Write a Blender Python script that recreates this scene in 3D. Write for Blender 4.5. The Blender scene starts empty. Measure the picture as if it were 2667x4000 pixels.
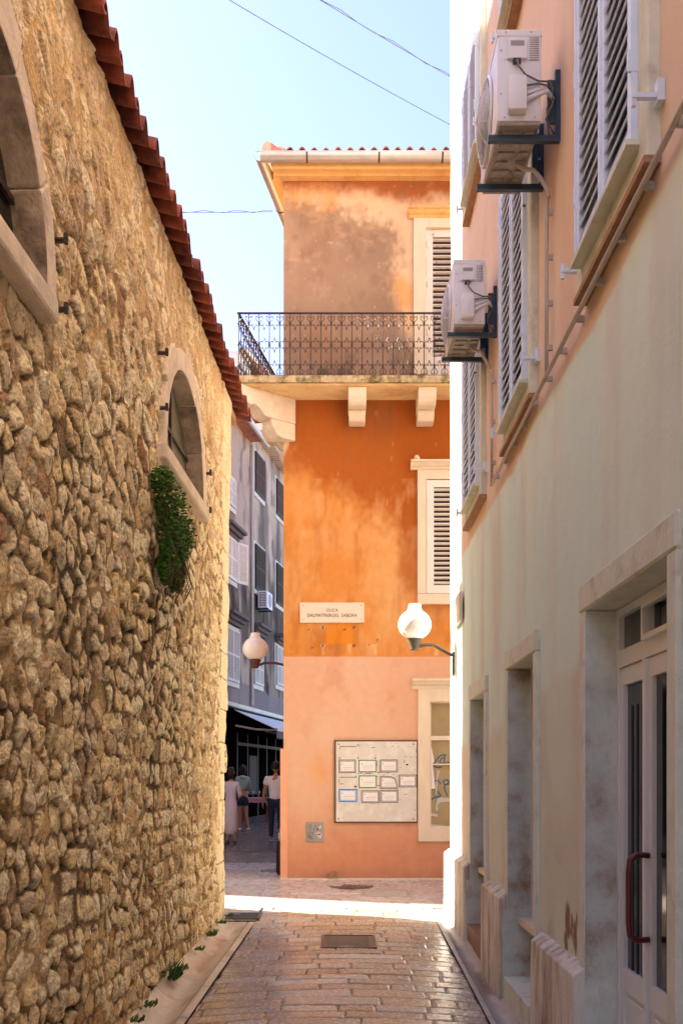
import bpy, bmesh, math, random
import numpy as np
from mathutils import Vector, Matrix
R = math.radians
random.seed(7)
C = bpy.context.scene.collection
# ---------------------------------------------------------------- camera, sky, sun, exposure
F = 2352.0; CX = 783.0; CY = 1787.0; ZC = 1.45
cam = bpy.data.objects.new('camera', bpy.data.cameras.new('camera')); C.objects.link(cam)
cam.location = (0, 0, ZC); cam.rotation_euler = (R(90), 0, 0)
cam.data.lens = 36; cam.data.sensor_width = 36; cam.data.shift_y = 611/2352; cam.data.clip_end = 2000
bpy.context.scene.camera = cam
w = bpy.data.worlds.new('World'); bpy.context.scene.world = w; w.use_nodes = True
nt = w.node_tree; bg = nt.nodes['Background']
sky = nt.nodes.new('ShaderNodeTexSky'); sky.sky_type = 'NISHITA'; sky.sun_disc = False
EL, AZ = R(40), R(18)
sky.sun_elevation = EL; sky.sun_rotation = -(math.pi/2-AZ)
sky.air_density = 1.0; sky.dust_density = 1.3; sky.ozone_density = 2.5
tint = nt.nodes.new('ShaderNodeVectorMath'); tint.operation = 'MULTIPLY'; tint.inputs[1].default_value = (1.16, 1.0, 1.06)
nt.links.new(sky.outputs[0], tint.inputs[0]); nt.links.new(tint.outputs[0], bg.inputs[0]); bg.inputs[1].default_value = 0.082
sun = bpy.data.objects.new('sun', bpy.data.lights.new('sun', 'SUN')); C.objects.link(sun)
sun.data.energy = 5.0; sun.data.angle = R(0.5); sun.data.color = (1, .93, .82)
sd = Vector((math.cos(AZ)*math.cos(EL), -math.sin(AZ)*math.cos(EL), -math.sin(EL)))
sun.rotation_euler = sd.to_track_quat('-Z', 'Y').to_euler()
vs = bpy.context.scene.view_settings
vs.view_transform = 'Standard'; vs.look = 'None'; vs.gamma = 1; vs.exposure = 2.45
bpy.context.scene.cycles.max_bounces = 10
bpy.context.scene.cycles.diffuse_bounces = 6

# ---------------------------------------------------------------- helpers
def tag(o, label=None, cat=None, group=None, kind=None):
    if label: o['label'] = label
    if cat: o['category'] = cat
    if group: o['group'] = group
    if kind: o['kind'] = kind
    return o
def empty(name, loc=(0,0,0), rz=0, label=None, cat=None, group=None):
    o = bpy.data.objects.new(name, None); C.objects.link(o)
    o.location = loc; o.rotation_euler = (0,0,rz); o.empty_display_size = .1
    return tag(o, label, cat, group)
def copy_tree(o, parent=None):
    c = o.copy(); C.objects.link(c); c.parent = parent
    for ch in [x for x in bpy.data.objects if x.parent == o]: copy_tree(ch, c)
    return c
class MB:
    def __init__(s): s.v=[]; s.f=[]; s.m=[]; s.mi=0
    def add(s, vs, fs):
        n=len(s.v); s.v += [tuple(v) for v in vs]
        for f in fs: s.f.append(tuple(i+n for i in f)); s.m.append(s.mi)
        return s
    def box(s, x0,x1,y0,y1,z0,z1, c=0):
        if c<=0:
            return s.add([(x0,y0,z0),(x1,y0,z0),(x1,y1,z0),(x0,y1,z0),(x0,y0,z1),(x1,y0,z1),(x1,y1,z1),(x0,y1,z1)],
              [(0,3,2,1),(4,5,6,7),(0,1,5,4),(1,2,6,5),(2,3,7,6),(3,0,4,7)])
        bm = bmesh.new()
        bmesh.ops.create_cube(bm, size=1)
        for v in bm.verts: v.co = Vector(((x0+x1)/2+v.co.x*(x1-x0),(y0+y1)/2+v.co.y*(y1-y0),(z0+z1)/2+v.co.z*(z1-z0)))
        bmesh.ops.bevel(bm, geom=bm.edges[:], offset=c, segments=2, affect='EDGES', profile=.5)
        bm.verts.ensure_lookup_table()
        s.add([v.co[:] for v in bm.verts], [[v.index for v in f.verts] for f in bm.faces]); bm.free(); return s
    def obox(s, c, size, rot):            # oriented box
        sx,sy,sz = size[0]/2,size[1]/2,size[2]/2
        vs=[Vector(c)+rot@Vector((a*sx,b*sy,d*sz)) for d in(-1,1) for (a,b) in ((-1,-1),(1,-1),(1,1),(-1,1))]
        return s.add(vs,[(0,3,2,1),(4,5,6,7),(0,1,5,4),(1,2,6,5),(2,3,7,6),(3,0,4,7)])
    def tube(s, pts, r, n=8, cap=True):
        pts=[Vector(p) for p in pts]; rings=[]; up=None
        rr = r if hasattr(r,'__len__') else [r]*len(pts)
        base=len(s.v)
        for i,p in enumerate(pts):
            t=(pts[min(i+1,len(pts)-1)]-pts[max(i-1,0)])
            t=t.normalized() if t.length>1e-9 else Vector((0,0,1))
            if up is None: up = Vector((0,0,1)) if abs(t.z)<.9 else Vector((1,0,0))
            a=t.cross(up); 
            if a.length<1e-6: a=t.cross(Vector((0,1,0)))
            a.normalize(); b=a.cross(t).normalized(); up=b
            for k in range(n):
                an=2*math.pi*k/n; s.v.append(tuple(p+(a*math.cos(an)+b*math.sin(an))*rr[i]))
        for i in range(len(pts)-1):
            for k in range(n):
                a0=base+i*n+k; a1=base+i*n+(k+1)%n
                s.f.append((a0,a0+n,a1+n,a1)); s.m.append(s.mi)
        if cap:
            s.f.append(tuple(base+k for k in range(n))); s.m.append(s.mi)
            s.f.append(tuple(base+(len(pts)-1)*n+k for k in reversed(range(n)))); s.m.append(s.mi)
        return s
    def lathe(s, c, prof, n=24, axis='z'):
        base=len(s.v); c=Vector(c)
        for (r,h) in prof:
            for k in range(n):
                a=2*math.pi*k/n; p=Vector((r*math.cos(a), r*math.sin(a), h))
                if axis=='y': p=Vector((p.x,-p.z,p.y))
                if axis=='x': p=Vector((-p.z,p.x,p.y))
                s.v.append(tuple(c+p))
        for i in range(len(prof)-1):
            for k in range(n):
                a0=base+i*n+k; a1=base+i*n+(k+1)%n
                s.f.append((a0,a1,a1+n,a0+n)); s.m.append(s.mi)
        s.f.append(tuple(base+k for k in reversed(range(n)))); s.m.append(s.mi)
        s.f.append(tuple(base+(len(prof)-1)*n+k for k in range(n))); s.m.append(s.mi)
        return s
    def prism(s, poly, h0, h1, fn):       # poly 2D, extruded; fn(a,b,h)->xyz
        n=len(poly); vs=[fn(a,b,h0) for a,b in poly]+[fn(a,b,h1) for a,b in poly]
        fs=[tuple(range(n)),tuple(range(2*n-1,n-1,-1))]+[(i,i+n,(i+1)%n+n,(i+1)%n) for i in range(n)]
        return s.add(vs,fs)
    def build(s, name, mat, parent=None, smooth=False, loc=None, rz=0):
        me=bpy.data.meshes.new(name); me.from_pydata(s.v,[],s.f)
        mats = mat if isinstance(mat,(list,tuple)) else [mat]
        for m_ in mats: me.materials.append(m_)
        if len(mats)>1: me.polygons.foreach_set('material_index', s.m)
        bm=bmesh.new(); bm.from_mesh(me); bmesh.ops.recalc_face_normals(bm, faces=bm.faces); bm.to_mesh(me); bm.free()
        if smooth:
            me.polygons.foreach_set('use_smooth',[True]*len(me.polygons))
            if smooth=='auto': me.set_sharp_from_angle(angle=R(35))
        me.update()
        o=bpy.data.objects.new(name, me); C.objects.link(o); o.parent=parent
        if loc: o.location=loc
        o.rotation_euler=(0,0,rz)
        return o
# ---- numpy noise
def _h(i,j,seed):
    n=(i.astype(np.int64)*374761393+j.astype(np.int64)*668265263+seed*1442695041)&0xffffffff
    n=((n^(n>>13))*1274126177)&0xffffffff; n=n^(n>>16)
    return (n&0xffffff)/float(0xffffff)
def vn(x,y,seed=0):
    xi=np.floor(x);yi=np.floor(y);fx=x-xi;fy=y-yi
    fx=fx*fx*(3-2*fx);fy=fy*fy*(3-2*fy)
    a=_h(xi,yi,seed);b=_h(xi+1,yi,seed);c=_h(xi,yi+1,seed);d=_h(xi+1,yi+1,seed)
    return (a*(1-fx)+b*fx)*(1-fy)+(c*(1-fx)+d*fx)*fy
def fbm(x,y,seed=0,o=4,g=.5):
    s=0;a=1;t=0
    for k in range(o):
        s=s+a*vn(x*2**k,y*2**k,seed+k*17);t+=a;a*=g
    return s/t
def ss(e0,e1,x):
    t=np.clip((x-e0)/(e1-e0),0,1); return t*t*(3-2*t)
def mixc(a,b,t):
    return a*(1-t[...,None])+np.asarray(b,float)*t[...,None]
def grid(name, P, col, mat, parent=None, keep=None, smooth=True):
    n,m=P.shape[:2]; idx=np.arange(n*m).reshape(n,m)
    q=np.stack([idx[:-1,:-1],idx[1:,:-1],idx[1:,1:],idx[:-1,1:]],-1)
    if keep is not None: q=q[keep]
    q=q.reshape(-1,4)
    me=bpy.data.meshes.new(name); me.vertices.add(n*m); me.vertices.foreach_set('co',P.reshape(-1).astype(np.float32))
    me.loops.add(q.size); me.loops.foreach_set('vertex_index',q.reshape(-1).astype(np.int32))
    me.polygons.add(len(q)); me.polygons.foreach_set('loop_start',np.arange(0,q.size,4,dtype=np.int32))
    me.polygons.foreach_set('use_smooth',np.full(len(q),smooth))
    me.update(calc_edges=True)
    if col is not None:
        at=me.color_attributes.new('Col','FLOAT_COLOR','POINT')
        c4=np.concatenate([np.clip(col,0,1),np.ones(col.shape[:2]+(1,))],-1)
        at.data.foreach_set('color',c4.reshape(-1).astype(np.float32))
    me.materials.append(mat)
    o=bpy.data.objects.new(name,me); C.objects.link(o); o.parent=parent
    return o
# courses of stones: returns (edge distance d, random id fields, local coords)
def courses(u,v,hr,lr,seed,warp=.03,wf=2.0,rnd=.03):
    rs=np.random.RandomState(seed)
    uw=u+(fbm(u*wf,v*wf,seed+1,3)-.5)*2*warp; vw=v+(fbm(u*wf*.7,v*wf*.7,seed+5,3)-.5)*2*warp
    v0,v1=vw.min()-.2,vw.max()+.2; b=[v0]
    while b[-1]<v1: b.append(b[-1]+rs.uniform(*hr))
    b=np.array(b); row=np.clip(np.searchsorted(b,vw)-1,0,len(b)-2)
    u0,u1=uw.min()-1,uw.max()+1
    d=np.zeros_like(u); sid=np.zeros(u.shape,int); lu=np.zeros_like(u); lv=np.zeros_like(u)
    for r_ in range(len(b)-1):
        m=row==r_
        e=[u0+rs.uniform(0,.3)]
        while e[-1]<u1: e.append(e[-1]+rs.uniform(*lr)*rs.choice([.6,1,1,1.35]))
        if not m.any(): continue
        e=np.array(e); uu=uw[m]; k=np.clip(np.searchsorted(e,uu)-1,0,len(e)-2)
        hw=(e[k+1]-e[k])/2; cu=(e[k+1]+e[k])/2; hh=(b[r_+1]-b[r_])/2; cv=(b[r_+1]+b[r_])/2
        du=uu-cu; dv=vw[m]-cv; rr=np.minimum(np.minimum(hw,hh)*.9,rnd)
        qx=np.abs(du)-(hw-rr); qy=np.abs(dv)-(hh-rr)
        d[m]=rr-np.hypot(np.maximum(qx,0),np.maximum(qy,0))-np.minimum(np.maximum(qx,qy),0)
        sid[m]=r_*1000+k; lu[m]=du; lv[m]=dv
    rf=lambda s: _h(sid,sid*0+s,seed+s)
    return d,rf,lu,lv
# ---- materials
def mk(name, base=(.5,.5,.5), rough=.6, attr=False, var=.12, scale=6, bump=.15, bs=80, bd=.004, metal=0, spec=.4, dark=None, dscale=3, dth=(.55,.75), stretch=(1,1,1), rvar=0, coat=0):
    m=bpy.data.materials.new(name); m.use_nodes=True; N=m.node_tree.nodes; L=m.node_tree.links
    p=N['Principled BSDF']; p.inputs['Roughness'].default_value=rough; p.inputs['Metallic'].default_value=metal
    p.inputs['Specular IOR Level'].default_value=spec
    if coat: p.inputs['Coat Weight'].default_value=coat; p.inputs['Coat Roughness'].default_value=.25
    tc=N.new('ShaderNodeTexCoord'); mp=N.new('ShaderNodeMapping'); mp.inputs['Scale'].default_value=stretch
    L.new(tc.outputs['Object'],mp.inputs[0]); V=mp.outputs[0]
    if attr:
        a=N.new('ShaderNodeAttribute'); a.attribute_name='Col'; col=a.outputs['Color']
    else:
        a=N.new('ShaderNodeRGB'); a.outputs[0].default_value=(*base,1); col=a.outputs[0]
    n1=N.new('ShaderNodeTexNoise'); n1.inputs['Scale'].default_value=scale; n1.inputs['Detail'].default_value=6; n1.inputs['Roughness'].default_value=.65; L.new(V,n1.inputs[0])
    if dark:
        n2=N.new('ShaderNodeTexNoise'); n2.inputs['Scale'].default_value=dscale; n2.inputs['Detail'].default_value=8; n2.inputs['Roughness'].default_value=.7; L.new(V,n2.inputs[0])
        mr=N.new('ShaderNodeMapRange'); mr.inputs[1].default_value=dth[0]; mr.inputs[2].default_value=dth[1]; L.new(n2.outputs[0],mr.inputs[0])
        mx=N.new('ShaderNodeMix'); mx.data_type='RGBA'; L.new(mr.outputs[0],mx.inputs[0]); L.new(col,mx.inputs[6]); mx.inputs[7].default_value=(*dark,1); col=mx.outputs[2]
    mr=N.new('ShaderNodeMapRange'); mr.inputs[1].default_value=.25; mr.inputs[2].default_value=.75; mr.inputs[3].default_value=1-var; mr.inputs[4].default_value=1+var; L.new(n1.outputs[0],mr.inputs[0])
    vm=N.new('ShaderNodeVectorMath'); vm.operation='SCALE'; L.new(col,vm.inputs[0]); L.new(mr.outputs[0],vm.inputs[3])
    L.new(vm.outputs[0],p.inputs['Base Color'])
    if rvar:
        m2=N.new('ShaderNodeMapRange'); m2.inputs[1].default_value=.3; m2.inputs[2].default_value=.7; m2.inputs[3].default_value=rough-rvar; m2.inputs[4].default_value=rough+rvar
        L.new(n1.outputs[0],m2.inputs[0]); L.new(m2.outputs[0],p.inputs['Roughness'])
    if bump:
        nb=N.new('ShaderNodeTexNoise'); nb.inputs['Scale'].default_value=bs; nb.inputs['Detail'].default_value=5; L.new(tc.outputs['Object'],nb.inputs[0])
        bp=N.new('ShaderNodeBump'); bp.inputs['Strength'].default_value=bump; bp.inputs['Distance'].default_value=bd*3; L.new(nb.outputs[0],bp.inputs['Height']); L.new(bp.outputs[0],p.inputs['Normal'])
    return m
M={}
M['rubble']=mk('rubble',attr=True,rough=.9,var=.30,scale=34,bump=1.0,bs=46,bd=.009,spec=.15,dark=(.42,.28,.15),dscale=20,dth=(.64,.78))
M['plaster']=mk('plaster',attr=True,rough=.88,var=.05,scale=9,bump=.35,bs=70,bd=.002,spec=.2)
M['plaster_r']=mk('plaster_right',attr=True,rough=.85,var=.035,scale=5,bump=.4,bs=45,bd=.002,spec=.25)
M['paving']=mk('paving',attr=True,rough=.24,var=.16,scale=30,bump=.35,bs=30,bd=.003,spec=.5,rvar=.1)
M['paving_far']=mk('paving_far',attr=True,rough=.28,var=.07,scale=9,bump=.05,bs=14,bd=.003,spec=.5,rvar=.07)
M['gutter']=mk('gutter_stone',attr=True,rough=.5,var=.14,scale=14,bump=.3,bs=40,bd=.003,spec=.4)
M['trim']=mk('trim_stone',(.70,.73,.62),rough=.8,var=.12,scale=7,bump=.5,bs=55,bd=.003,dark=(.40,.30,.25),dscale=4.5,dth=(.55,.78))
M['trim_pale']=mk('trim_pale',(.78,.66,.50),rough=.8,var=.08,scale=5,bump=.25,bs=40,bd=.002,dark=(.62,.43,.24),dscale=1.5,dth=(.58,.8),stretch=(1.5,1.5,.5))
M['trim_warm']=mk('trim_warm',(.74,.61,.46),rough=.9,var=.16,scale=8,bump=.8,bs=45,bd=.004,dark=(.35,.25,.17),dscale=3,dth=(.56,.8))
M['soiled']=mk('soiled_stone',(.50,.38,.27),rough=.9,var=.25,scale=9,bump=.7,bs=45,bd=.004,dark=(.12,.08,.055),dscale=2.6,dth=(.42,.66))
M['reveal']=mk('pitted_stone',(.64,.70,.64),rough=.7,var=.2,scale=12,bump=.5,bs=50,bd=.003,dark=(.30,.20,.13),dscale=3.0,dth=(.48,.66))
M['plinth']=mk('plinth_stone',(.72,.70,.62),rough=.75,var=.18,scale=6,bump=.7,bs=60,bd=.003,dark=(.34,.22,.13),dscale=2.5,dth=(.46,.64),stretch=(2.5,2.5,.5))
M['slab']=mk('mossy_slab',(.55,.44,.26),rough=.95,var=.35,scale=9,bump=.8,bs=40,bd=.005,dark=(.16,.13,.05),dscale=5,dth=(.46,.6))
M['soffit']=mk('soffit',(.80,.58,.30),rough=.9,var=.12,scale=5,bump=.3,dark=(.6,.34,.14),dscale=2,dth=(.5,.7))
M['yellow']=mk('cornice_paint',(.85,.52,.20),rough=.85,var=.1,scale=5,bump=.2,dark=(.7,.33,.10),dscale=3,dth=(.5,.7))
M['tile']=mk('terracotta',(.30,.075,.042),rough=.85,var=.55,scale=5,bump=.3,bs=60,dark=(.13,.045,.035),dscale=4,dth=(.45,.65))
M['tile2']=mk('terracotta_pale',(.50,.20,.13),rough=.85,var=.3,scale=10,bump=.3,bs=60,dark=(.25,.12,.08),dscale=6,dth=(.5,.65))
M['zinc']=mk('zinc',(.62,.58,.54),rough=.38,metal=.6,var=.12,scale=4,bump=.1,bs=20,spec=.5)
M['iron']=mk('iron',(.055,.035,.035),rough=.55,var=.3,scale=30,bump=.2,dark=(.14,.055,.03),dscale=20)
M['bracket']=mk('bracket_paint',(.03,.055,.085),rough=.4,var=.2,bump=0)
M['rust']=mk('rust_iron',(.10,.035,.03),rough=.5,var=.3,scale=30,bump=.1)
M['shutter']=mk('shutter_white',(.72,.83,.99),rough=.4,var=.03,bump=0,spec=.5)
M['shutter_w']=mk('shutter_cream',(.82,.78,.72),rough=.5,var=.05,bump=.05)
M['shutter_old']=mk('shutter_peeled',(.80,.72,.66),rough=.6,var=.1,scale=20,bump=.2,dark=(.42,.16,.12),dscale=9,dth=(.60,.64),stretch=(1,1,2))
M['shutter_g']=mk('shutter_grey',(.62,.62,.60),rough=.6,var=.1,bump=0)
M['brown']=mk('brown_wood',(.055,.022,.02),rough=.6,var=.2,bump=0)
M['black']=mk('black_wood',(.014,.012,.014),rough=.6,var=.2,bump=0)
M['dark']=mk('dark_interior',(.003,.0025,.0025),rough=1,var=.2,bump=0,spec=0)
M['acwhite']=mk('ac_metal',(.76,.78,.84),rough=.35,var=.03,bump=0,spec=.5)
M['acgrey']=mk('ac_base',(.36,.33,.29),rough=.5,var=.25,scale=12,bump=.1,dark=(.16,.12,.09),dscale=10)
M['acdark']=mk('ac_coil',(.05,.05,.055),rough=.5,bump=0)
M['acvent']=mk('ac_recess',(.34,.34,.35),rough=.5,bump=0)
M['pipe']=mk('pipe_grey',(.50,.46,.42),rough=.5,var=.06,bump=0)
M['cable']=mk('cable_grey',(.16,.16,.18),rough=.5,bump=0)
M['wire']=mk('overhead_wire',(.08,.10,.14),rough=.5,bump=0)
M['doorwhite']=mk('door_paint',(.76,.79,.80),rough=.35,var=.03,bump=.03,spec=.5)
M['winframe']=mk('window_paint',(.80,.72,.58),rough=.6,var=.06,bump=.1)
M['handle']=mk('handle_red',(.13,.022,.02),rough=.32,var=.1,bump=0,spec=.5)
M['sign']=mk('sign_stone',(.80,.66,.52),rough=.6,var=.04,bump=.05)
M['ink']=mk('engraved',(.10,.045,.02),rough=.8,bump=0)
M['paper']=mk('paper',(.86,.82,.80),rough=.7,var=.03,bump=0)
M['board']=mk('board_metal',(.68,.63,.55),rough=.5,var=.06,scale=9,bump=.1,dark=(.76,.73,.68),dscale=5,dth=(.5,.6))
M['boardframe']=mk('board_edge',(.12,.06,.04),rough=.6,bump=0)
M['inkblack']=mk('print_black',(.03,.03,.03),rough=.7,bump=0)
M['inkgrey']=mk('print_grey',(.35,.33,.33),rough=.7,bump=0)
M['inkgreen']=mk('print_green',(.10,.30,.14),rough=.7,bump=0)
M['inkblue']=mk('print_blue',(.03,.22,.62),rough=.7,bump=0)
M['brass']=mk('brass_screw',(.35,.26,.10),rough=.4,metal=.8,bump=0)
M['utility']=mk('utility_metal',(.34,.32,.29),rough=.5,var=.12,scale=8,bump=.05)
M['cover']=mk('cast_iron',(.14,.09,.07),rough=.42,var=.25,scale=14,bump=.1,metal=.3)
M['coverpale']=mk('worn_iron',(.42,.35,.28),rough=.5,var=.2,scale=14,bump=.1)
M['grate']=mk('grate_iron',(.12,.12,.12),rough=.4,metal=.4,bump=0)
M['awning']=mk('awning_fabric',(.62,.64,.68),rough=.8,var=.04,bump=0)
M['green']=mk('leaf',(.045,.13,.01),rough=.55,var=.5,scale=5,bump=0,spec=.4)
M['green2']=mk('leaf_light',(.14,.27,.02),rough=.55,var=.4,scale=5,bump=0,spec=.4)
M['weed']=mk('weed_leaf',(.05,.11,.015),rough=.6,var=.4,scale=8,bump=0)
M['stem']=mk('stem',(.14,.07,.04),rough=.8,bump=0)
M['skin']=mk('skin',(.42,.22,.14),rough=.5,var=.05,bump=0)
M['hair']=mk('hair',(.018,.012,.012),rough=.5,var=.3,scale=30,bump=.3,bs=60)
M['tshirt']=mk('white_cotton',(.88,.84,.95),rough=.85,var=.06,scale=6,bump=.4,bs=14,bd=.01)
M['dress']=mk('lilac_linen',(.74,.70,.88),rough=.85,var=.06,scale=6,bump=.5,bs=14,bd=.01)
M['hoodie']=mk('teal_sweat',(.36,.52,.55),rough=.9,var=.08,scale=8,bump=.4,bs=14,bd=.01)
M['jeans']=mk('denim_dark',(.018,.03,.07),rough=.85,var=.2,scale=14,bump=.1)
M['shoe']=mk('sneaker_white',(.72,.70,.72),rough=.6,bump=0)
M['shoeblue']=mk('sneaker_stripe',(.05,.09,.35),rough=.6,bump=0)
M['wood']=mk('table_wood',(.20,.05,.03),rough=.6,bump=0)
M['graf']=mk('blue_spray',(.02,.16,.34),rough=.6,bump=0)
M['kraft']=mk('kraft_backing',(.40,.32,.17),rough=.8,var=.12,scale=4,bump=.1,dark=(.30,.24,.14),dscale=3)
M['tear']=mk('torn_paper',(.55,.55,.50),rough=.8,var=.1,bump=0)
M['weather']=mk('weathered_brick',(.40,.24,.13),rough=.9,var=.3,scale=20,bump=.5)
def glass(name,col,rough=.05,spec=.6):
    m=mk(name,col,rough=rough,var=.1,bump=0,spec=spec); return m
M['glass_dark']=glass('dark_glass',(.012,.012,.014),.08)
M['glass_grey']=glass('dusty_glass',(.10,.11,.13),.22)
M['glass_old']=glass('old_glass',(.16,.15,.10),.3)
# opal lamp glass
m=mk('opal_glass',(.86,.82,.76),rough=.18,var=.01,bump=0,spec=.5); m.node_tree.nodes['Principled BSDF'].inputs['Subsurface Weight'].default_value=.0; M['opal']=m
# check cloth
m=bpy.data.materials.new('check_cloth'); m.use_nodes=True; N=m.node_tree.nodes; ch=N.new('ShaderNodeTexChecker'); ch.inputs['Scale'].default_value=22
ch.inputs[1].default_value=(.55,.12,.16,1); ch.inputs[2].default_value=(.62,.50,.55,1); tc=N.new('ShaderNodeTexCoord')
m.node_tree.links.new(tc.outputs['Object'],ch.inputs[0]); m.node_tree.links.new(ch.outputs[0],N['Principled BSDF'].inputs['Base Color']); N['Principled BSDF'].inputs['Roughness'].default_value=.9; M['check']=m

def gz(Y): # ground height
    Y=np.asarray(Y,float)
    return np.where(Y<14.7,-.036*(14.7-Y),0)+np.where(Y>20,.01*(Y-20),0)
def fg(Y): return float(gz(Y))

# ================================================================ GROUND
def xl(Y): return -1.28+ (Y-11.5)*.0376      # left wall face
st=mk('earth',(.2,.17,.14),rough=.9)
g=MB().add([(-400,-400,-1.2),(400,-400,-1.2),(400,600,-1.2),(-400,600,-1.2)],[(0,1,2,3)]).build('ground',st); tag(g,kind='structure')
Ys=[-10,14.7,20,80]; g=MB().add([(x,y,fg(y)-.13) for y in Ys for x in (-12,12)],[(2*i,2*i+1,2*i+3,2*i+2) for i in range(3)]).build('street_bed',mk('bed_earth',(.14,.10,.08),rough=.95)); tag(g,kind='structure')
# near street paving (real relief)
def paving(name,x0,x1,y0,y1,du,dv,hr,lr,seed,gap,amp,mat,xfun=None,crown=0,tone=None,far=False):
    nx=int((x1-x0)/du)+1; ny=int((y1-y0)/dv)+1
    a=np.linspace(0,1,nx)[:,None]*np.ones((1,ny)); Yg=np.linspace(y0,y1,ny)[None,:]*np.ones((nx,1))
    if xfun: Xl,Xr=xfun(Yg); X=Xl+(Xr-Xl)*a
    else: X=x0+(x1-x0)*a
    bow=.05*(X*X) if crown else 0
    d,rf,lu,lv=courses(X,Yg+bow,hr,lr,seed,warp=.022 if not far else .01,wf=1.4,rnd=.02)
    d=d+(fbm(X*14,Yg*14,seed+3,3)-.5)*(.014 if not far else .004)
    m=ss(gap,gap+(.012 if not far else .022),d)
    h=m*amp*(.75+.35*rf(1))+ (lu*(rf(2)-.5)+lv*(rf(3)-.5))*.03*m+(fbm(X*9,Yg*9,seed+8,4)-.5)*(.007 if not far else .0015)
    Z=gz(Yg)-amp+h-(crown*(a*2-1)**2*ss(12.1,10.5,Yg) if crown else 0)
    base=np.ones(X.shape+(3,))*np.array((.54,.40,.29))
    base=mixc(base,(.56,.50,.44),ss(.35,.9,rf(4))); base=mixc(base,(.44,.28,.19),ss(.72,.9,rf(5))*.6)
    base=mixc(base,(.60,.57,.54),ss(.88,.93,rf(6))*.8)
    base*=(.82+.3*rf(7))[...,None]
    base=mixc(base,(.13,.09,.07),(1-m)*.9)
    base=mixc(base,(.25,.18,.13),ss(.58,.8,fbm(X*2.2,Yg*1.6,seed+30,4))*(.2 if far else .45))
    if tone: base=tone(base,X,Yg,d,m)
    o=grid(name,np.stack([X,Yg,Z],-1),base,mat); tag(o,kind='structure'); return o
def rep(Y): # right kerb line
    return 1.05+0*Y
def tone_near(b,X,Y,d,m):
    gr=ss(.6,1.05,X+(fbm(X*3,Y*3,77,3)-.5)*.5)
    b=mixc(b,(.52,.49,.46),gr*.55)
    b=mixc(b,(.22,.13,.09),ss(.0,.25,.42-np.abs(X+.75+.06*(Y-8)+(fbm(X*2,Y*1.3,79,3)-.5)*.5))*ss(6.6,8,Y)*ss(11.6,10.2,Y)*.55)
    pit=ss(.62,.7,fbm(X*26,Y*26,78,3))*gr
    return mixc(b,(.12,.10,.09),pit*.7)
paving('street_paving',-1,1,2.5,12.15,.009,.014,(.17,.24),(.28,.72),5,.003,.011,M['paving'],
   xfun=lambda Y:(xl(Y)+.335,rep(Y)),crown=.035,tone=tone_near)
def tone_far(b,X,Y,d,m):
    b=mixc(b,(.50,.46,.42),np.full(X.shape,.55))
    dark=ss(-.9,-1.4,X)*ss(14.2,15.2,Y)
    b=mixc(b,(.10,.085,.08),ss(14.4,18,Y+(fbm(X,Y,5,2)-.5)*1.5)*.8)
    pale=((X>-2.2)&(X<-1.0)&(Y>16.2)&(Y<17.5))
    return mixc(b,(.42,.42,.46),pale*.8)
paving('paving_patch',-2.4,-.95,11.3,12.152,.02,.012,(.2,.28),(.3,.7),14,.005,.008,M['paving_far'],tone=tone_far,far=True)
paving('junction_paving',-7,9,12.154,20.2,.025,.012,(.22,.30),(.45,1.1),11,.003,.006,M['paving_far'],tone=tone_far,far=True)
paving('street_beyond',-9,9,20.204,60,.08,.06,(.30,.38),(.8,1.5),12,.006,.008,M['paving_far'],tone=tone_far,far=True)
# gutters
def gutter(name,X0f,X1f,y0,y1,side):
    n=int((y1-y0)/.02)+1; Y=np.linspace(y0,y1,n)
    t=np.linspace(0,1,26)
    T,Yg=np.meshgrid(t,Y,indexing='ij')
    A=X0f(Yg);B=X1f(Yg)   # wall side, road side
    X=A+(B-A)*T
    ch=np.where(T<.78, -.075*np.sin(np.pi*np.clip(T/.78,0,1))**.8 + .05*(1-T/.78)**2, 0)
    ch=ch*ss(y1-.02,y1-.35,Yg)+.0*T
    wob=(fbm(X*6,Yg*2,31+side,3)-.5)*.012
    ph=(Yg+.25*vn(Yg*0,np.floor(Yg/.83),3))/.83; jn=np.abs((ph%1)-.5)*.83; jnt=1-ss(.0,.012,.415-jn)
    phk=(Yg/.47+.3); jk=1-ss(0,.01,.235-np.abs((phk%1)-.5)*.47); kerb=T>.8
    crack=np.where(kerb,jk,jnt); crack=np.where(np.abs(T-.79)<.02,1,crack)
    Z=gz(Yg)+ch+wob-.01*crack-.012
    c=np.ones(X.shape+(3,))*(np.array((.64,.54,.43)) if side==0 else np.array((.56,.51,.46)))
    c=mixc(c,(.38,.28,.2),ss(.5,.75,fbm(X*5,Yg*2.5,90+side,4))*.7)
    c=mixc(c,(.42,.22,.10),ss(.6,.72,fbm(X*4,Yg*1.4,95+side,3))*np.exp(-((T-.4)/.18)**2)*.8)
    if side==1: c=mixc(c,(.40,.40,.40),ss(11.5,10,Yg)*.6); c=mixc(c,(.16,.12,.10),ss(.45,.7,fbm(X*5,Yg*1.3,98,4))*np.exp(-((T-.35)/.25)**2)*ss(11.2,9,Yg))
    c=mixc(c,(.2,.15,.11),crack*.8)
    o=grid(name,np.stack([X,Yg,Z],-1),c,M['gutter']); tag(o,kind='structure')
gutter('stone_gutter',lambda Y:xl(Y)-.06,lambda Y:xl(Y)+.335,2.5,11.3,0)
gutter('stone_gutter',lambda Y:1.30+0*Y,lambda Y:1.05+0*Y,2.5,12.15,1)

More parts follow.
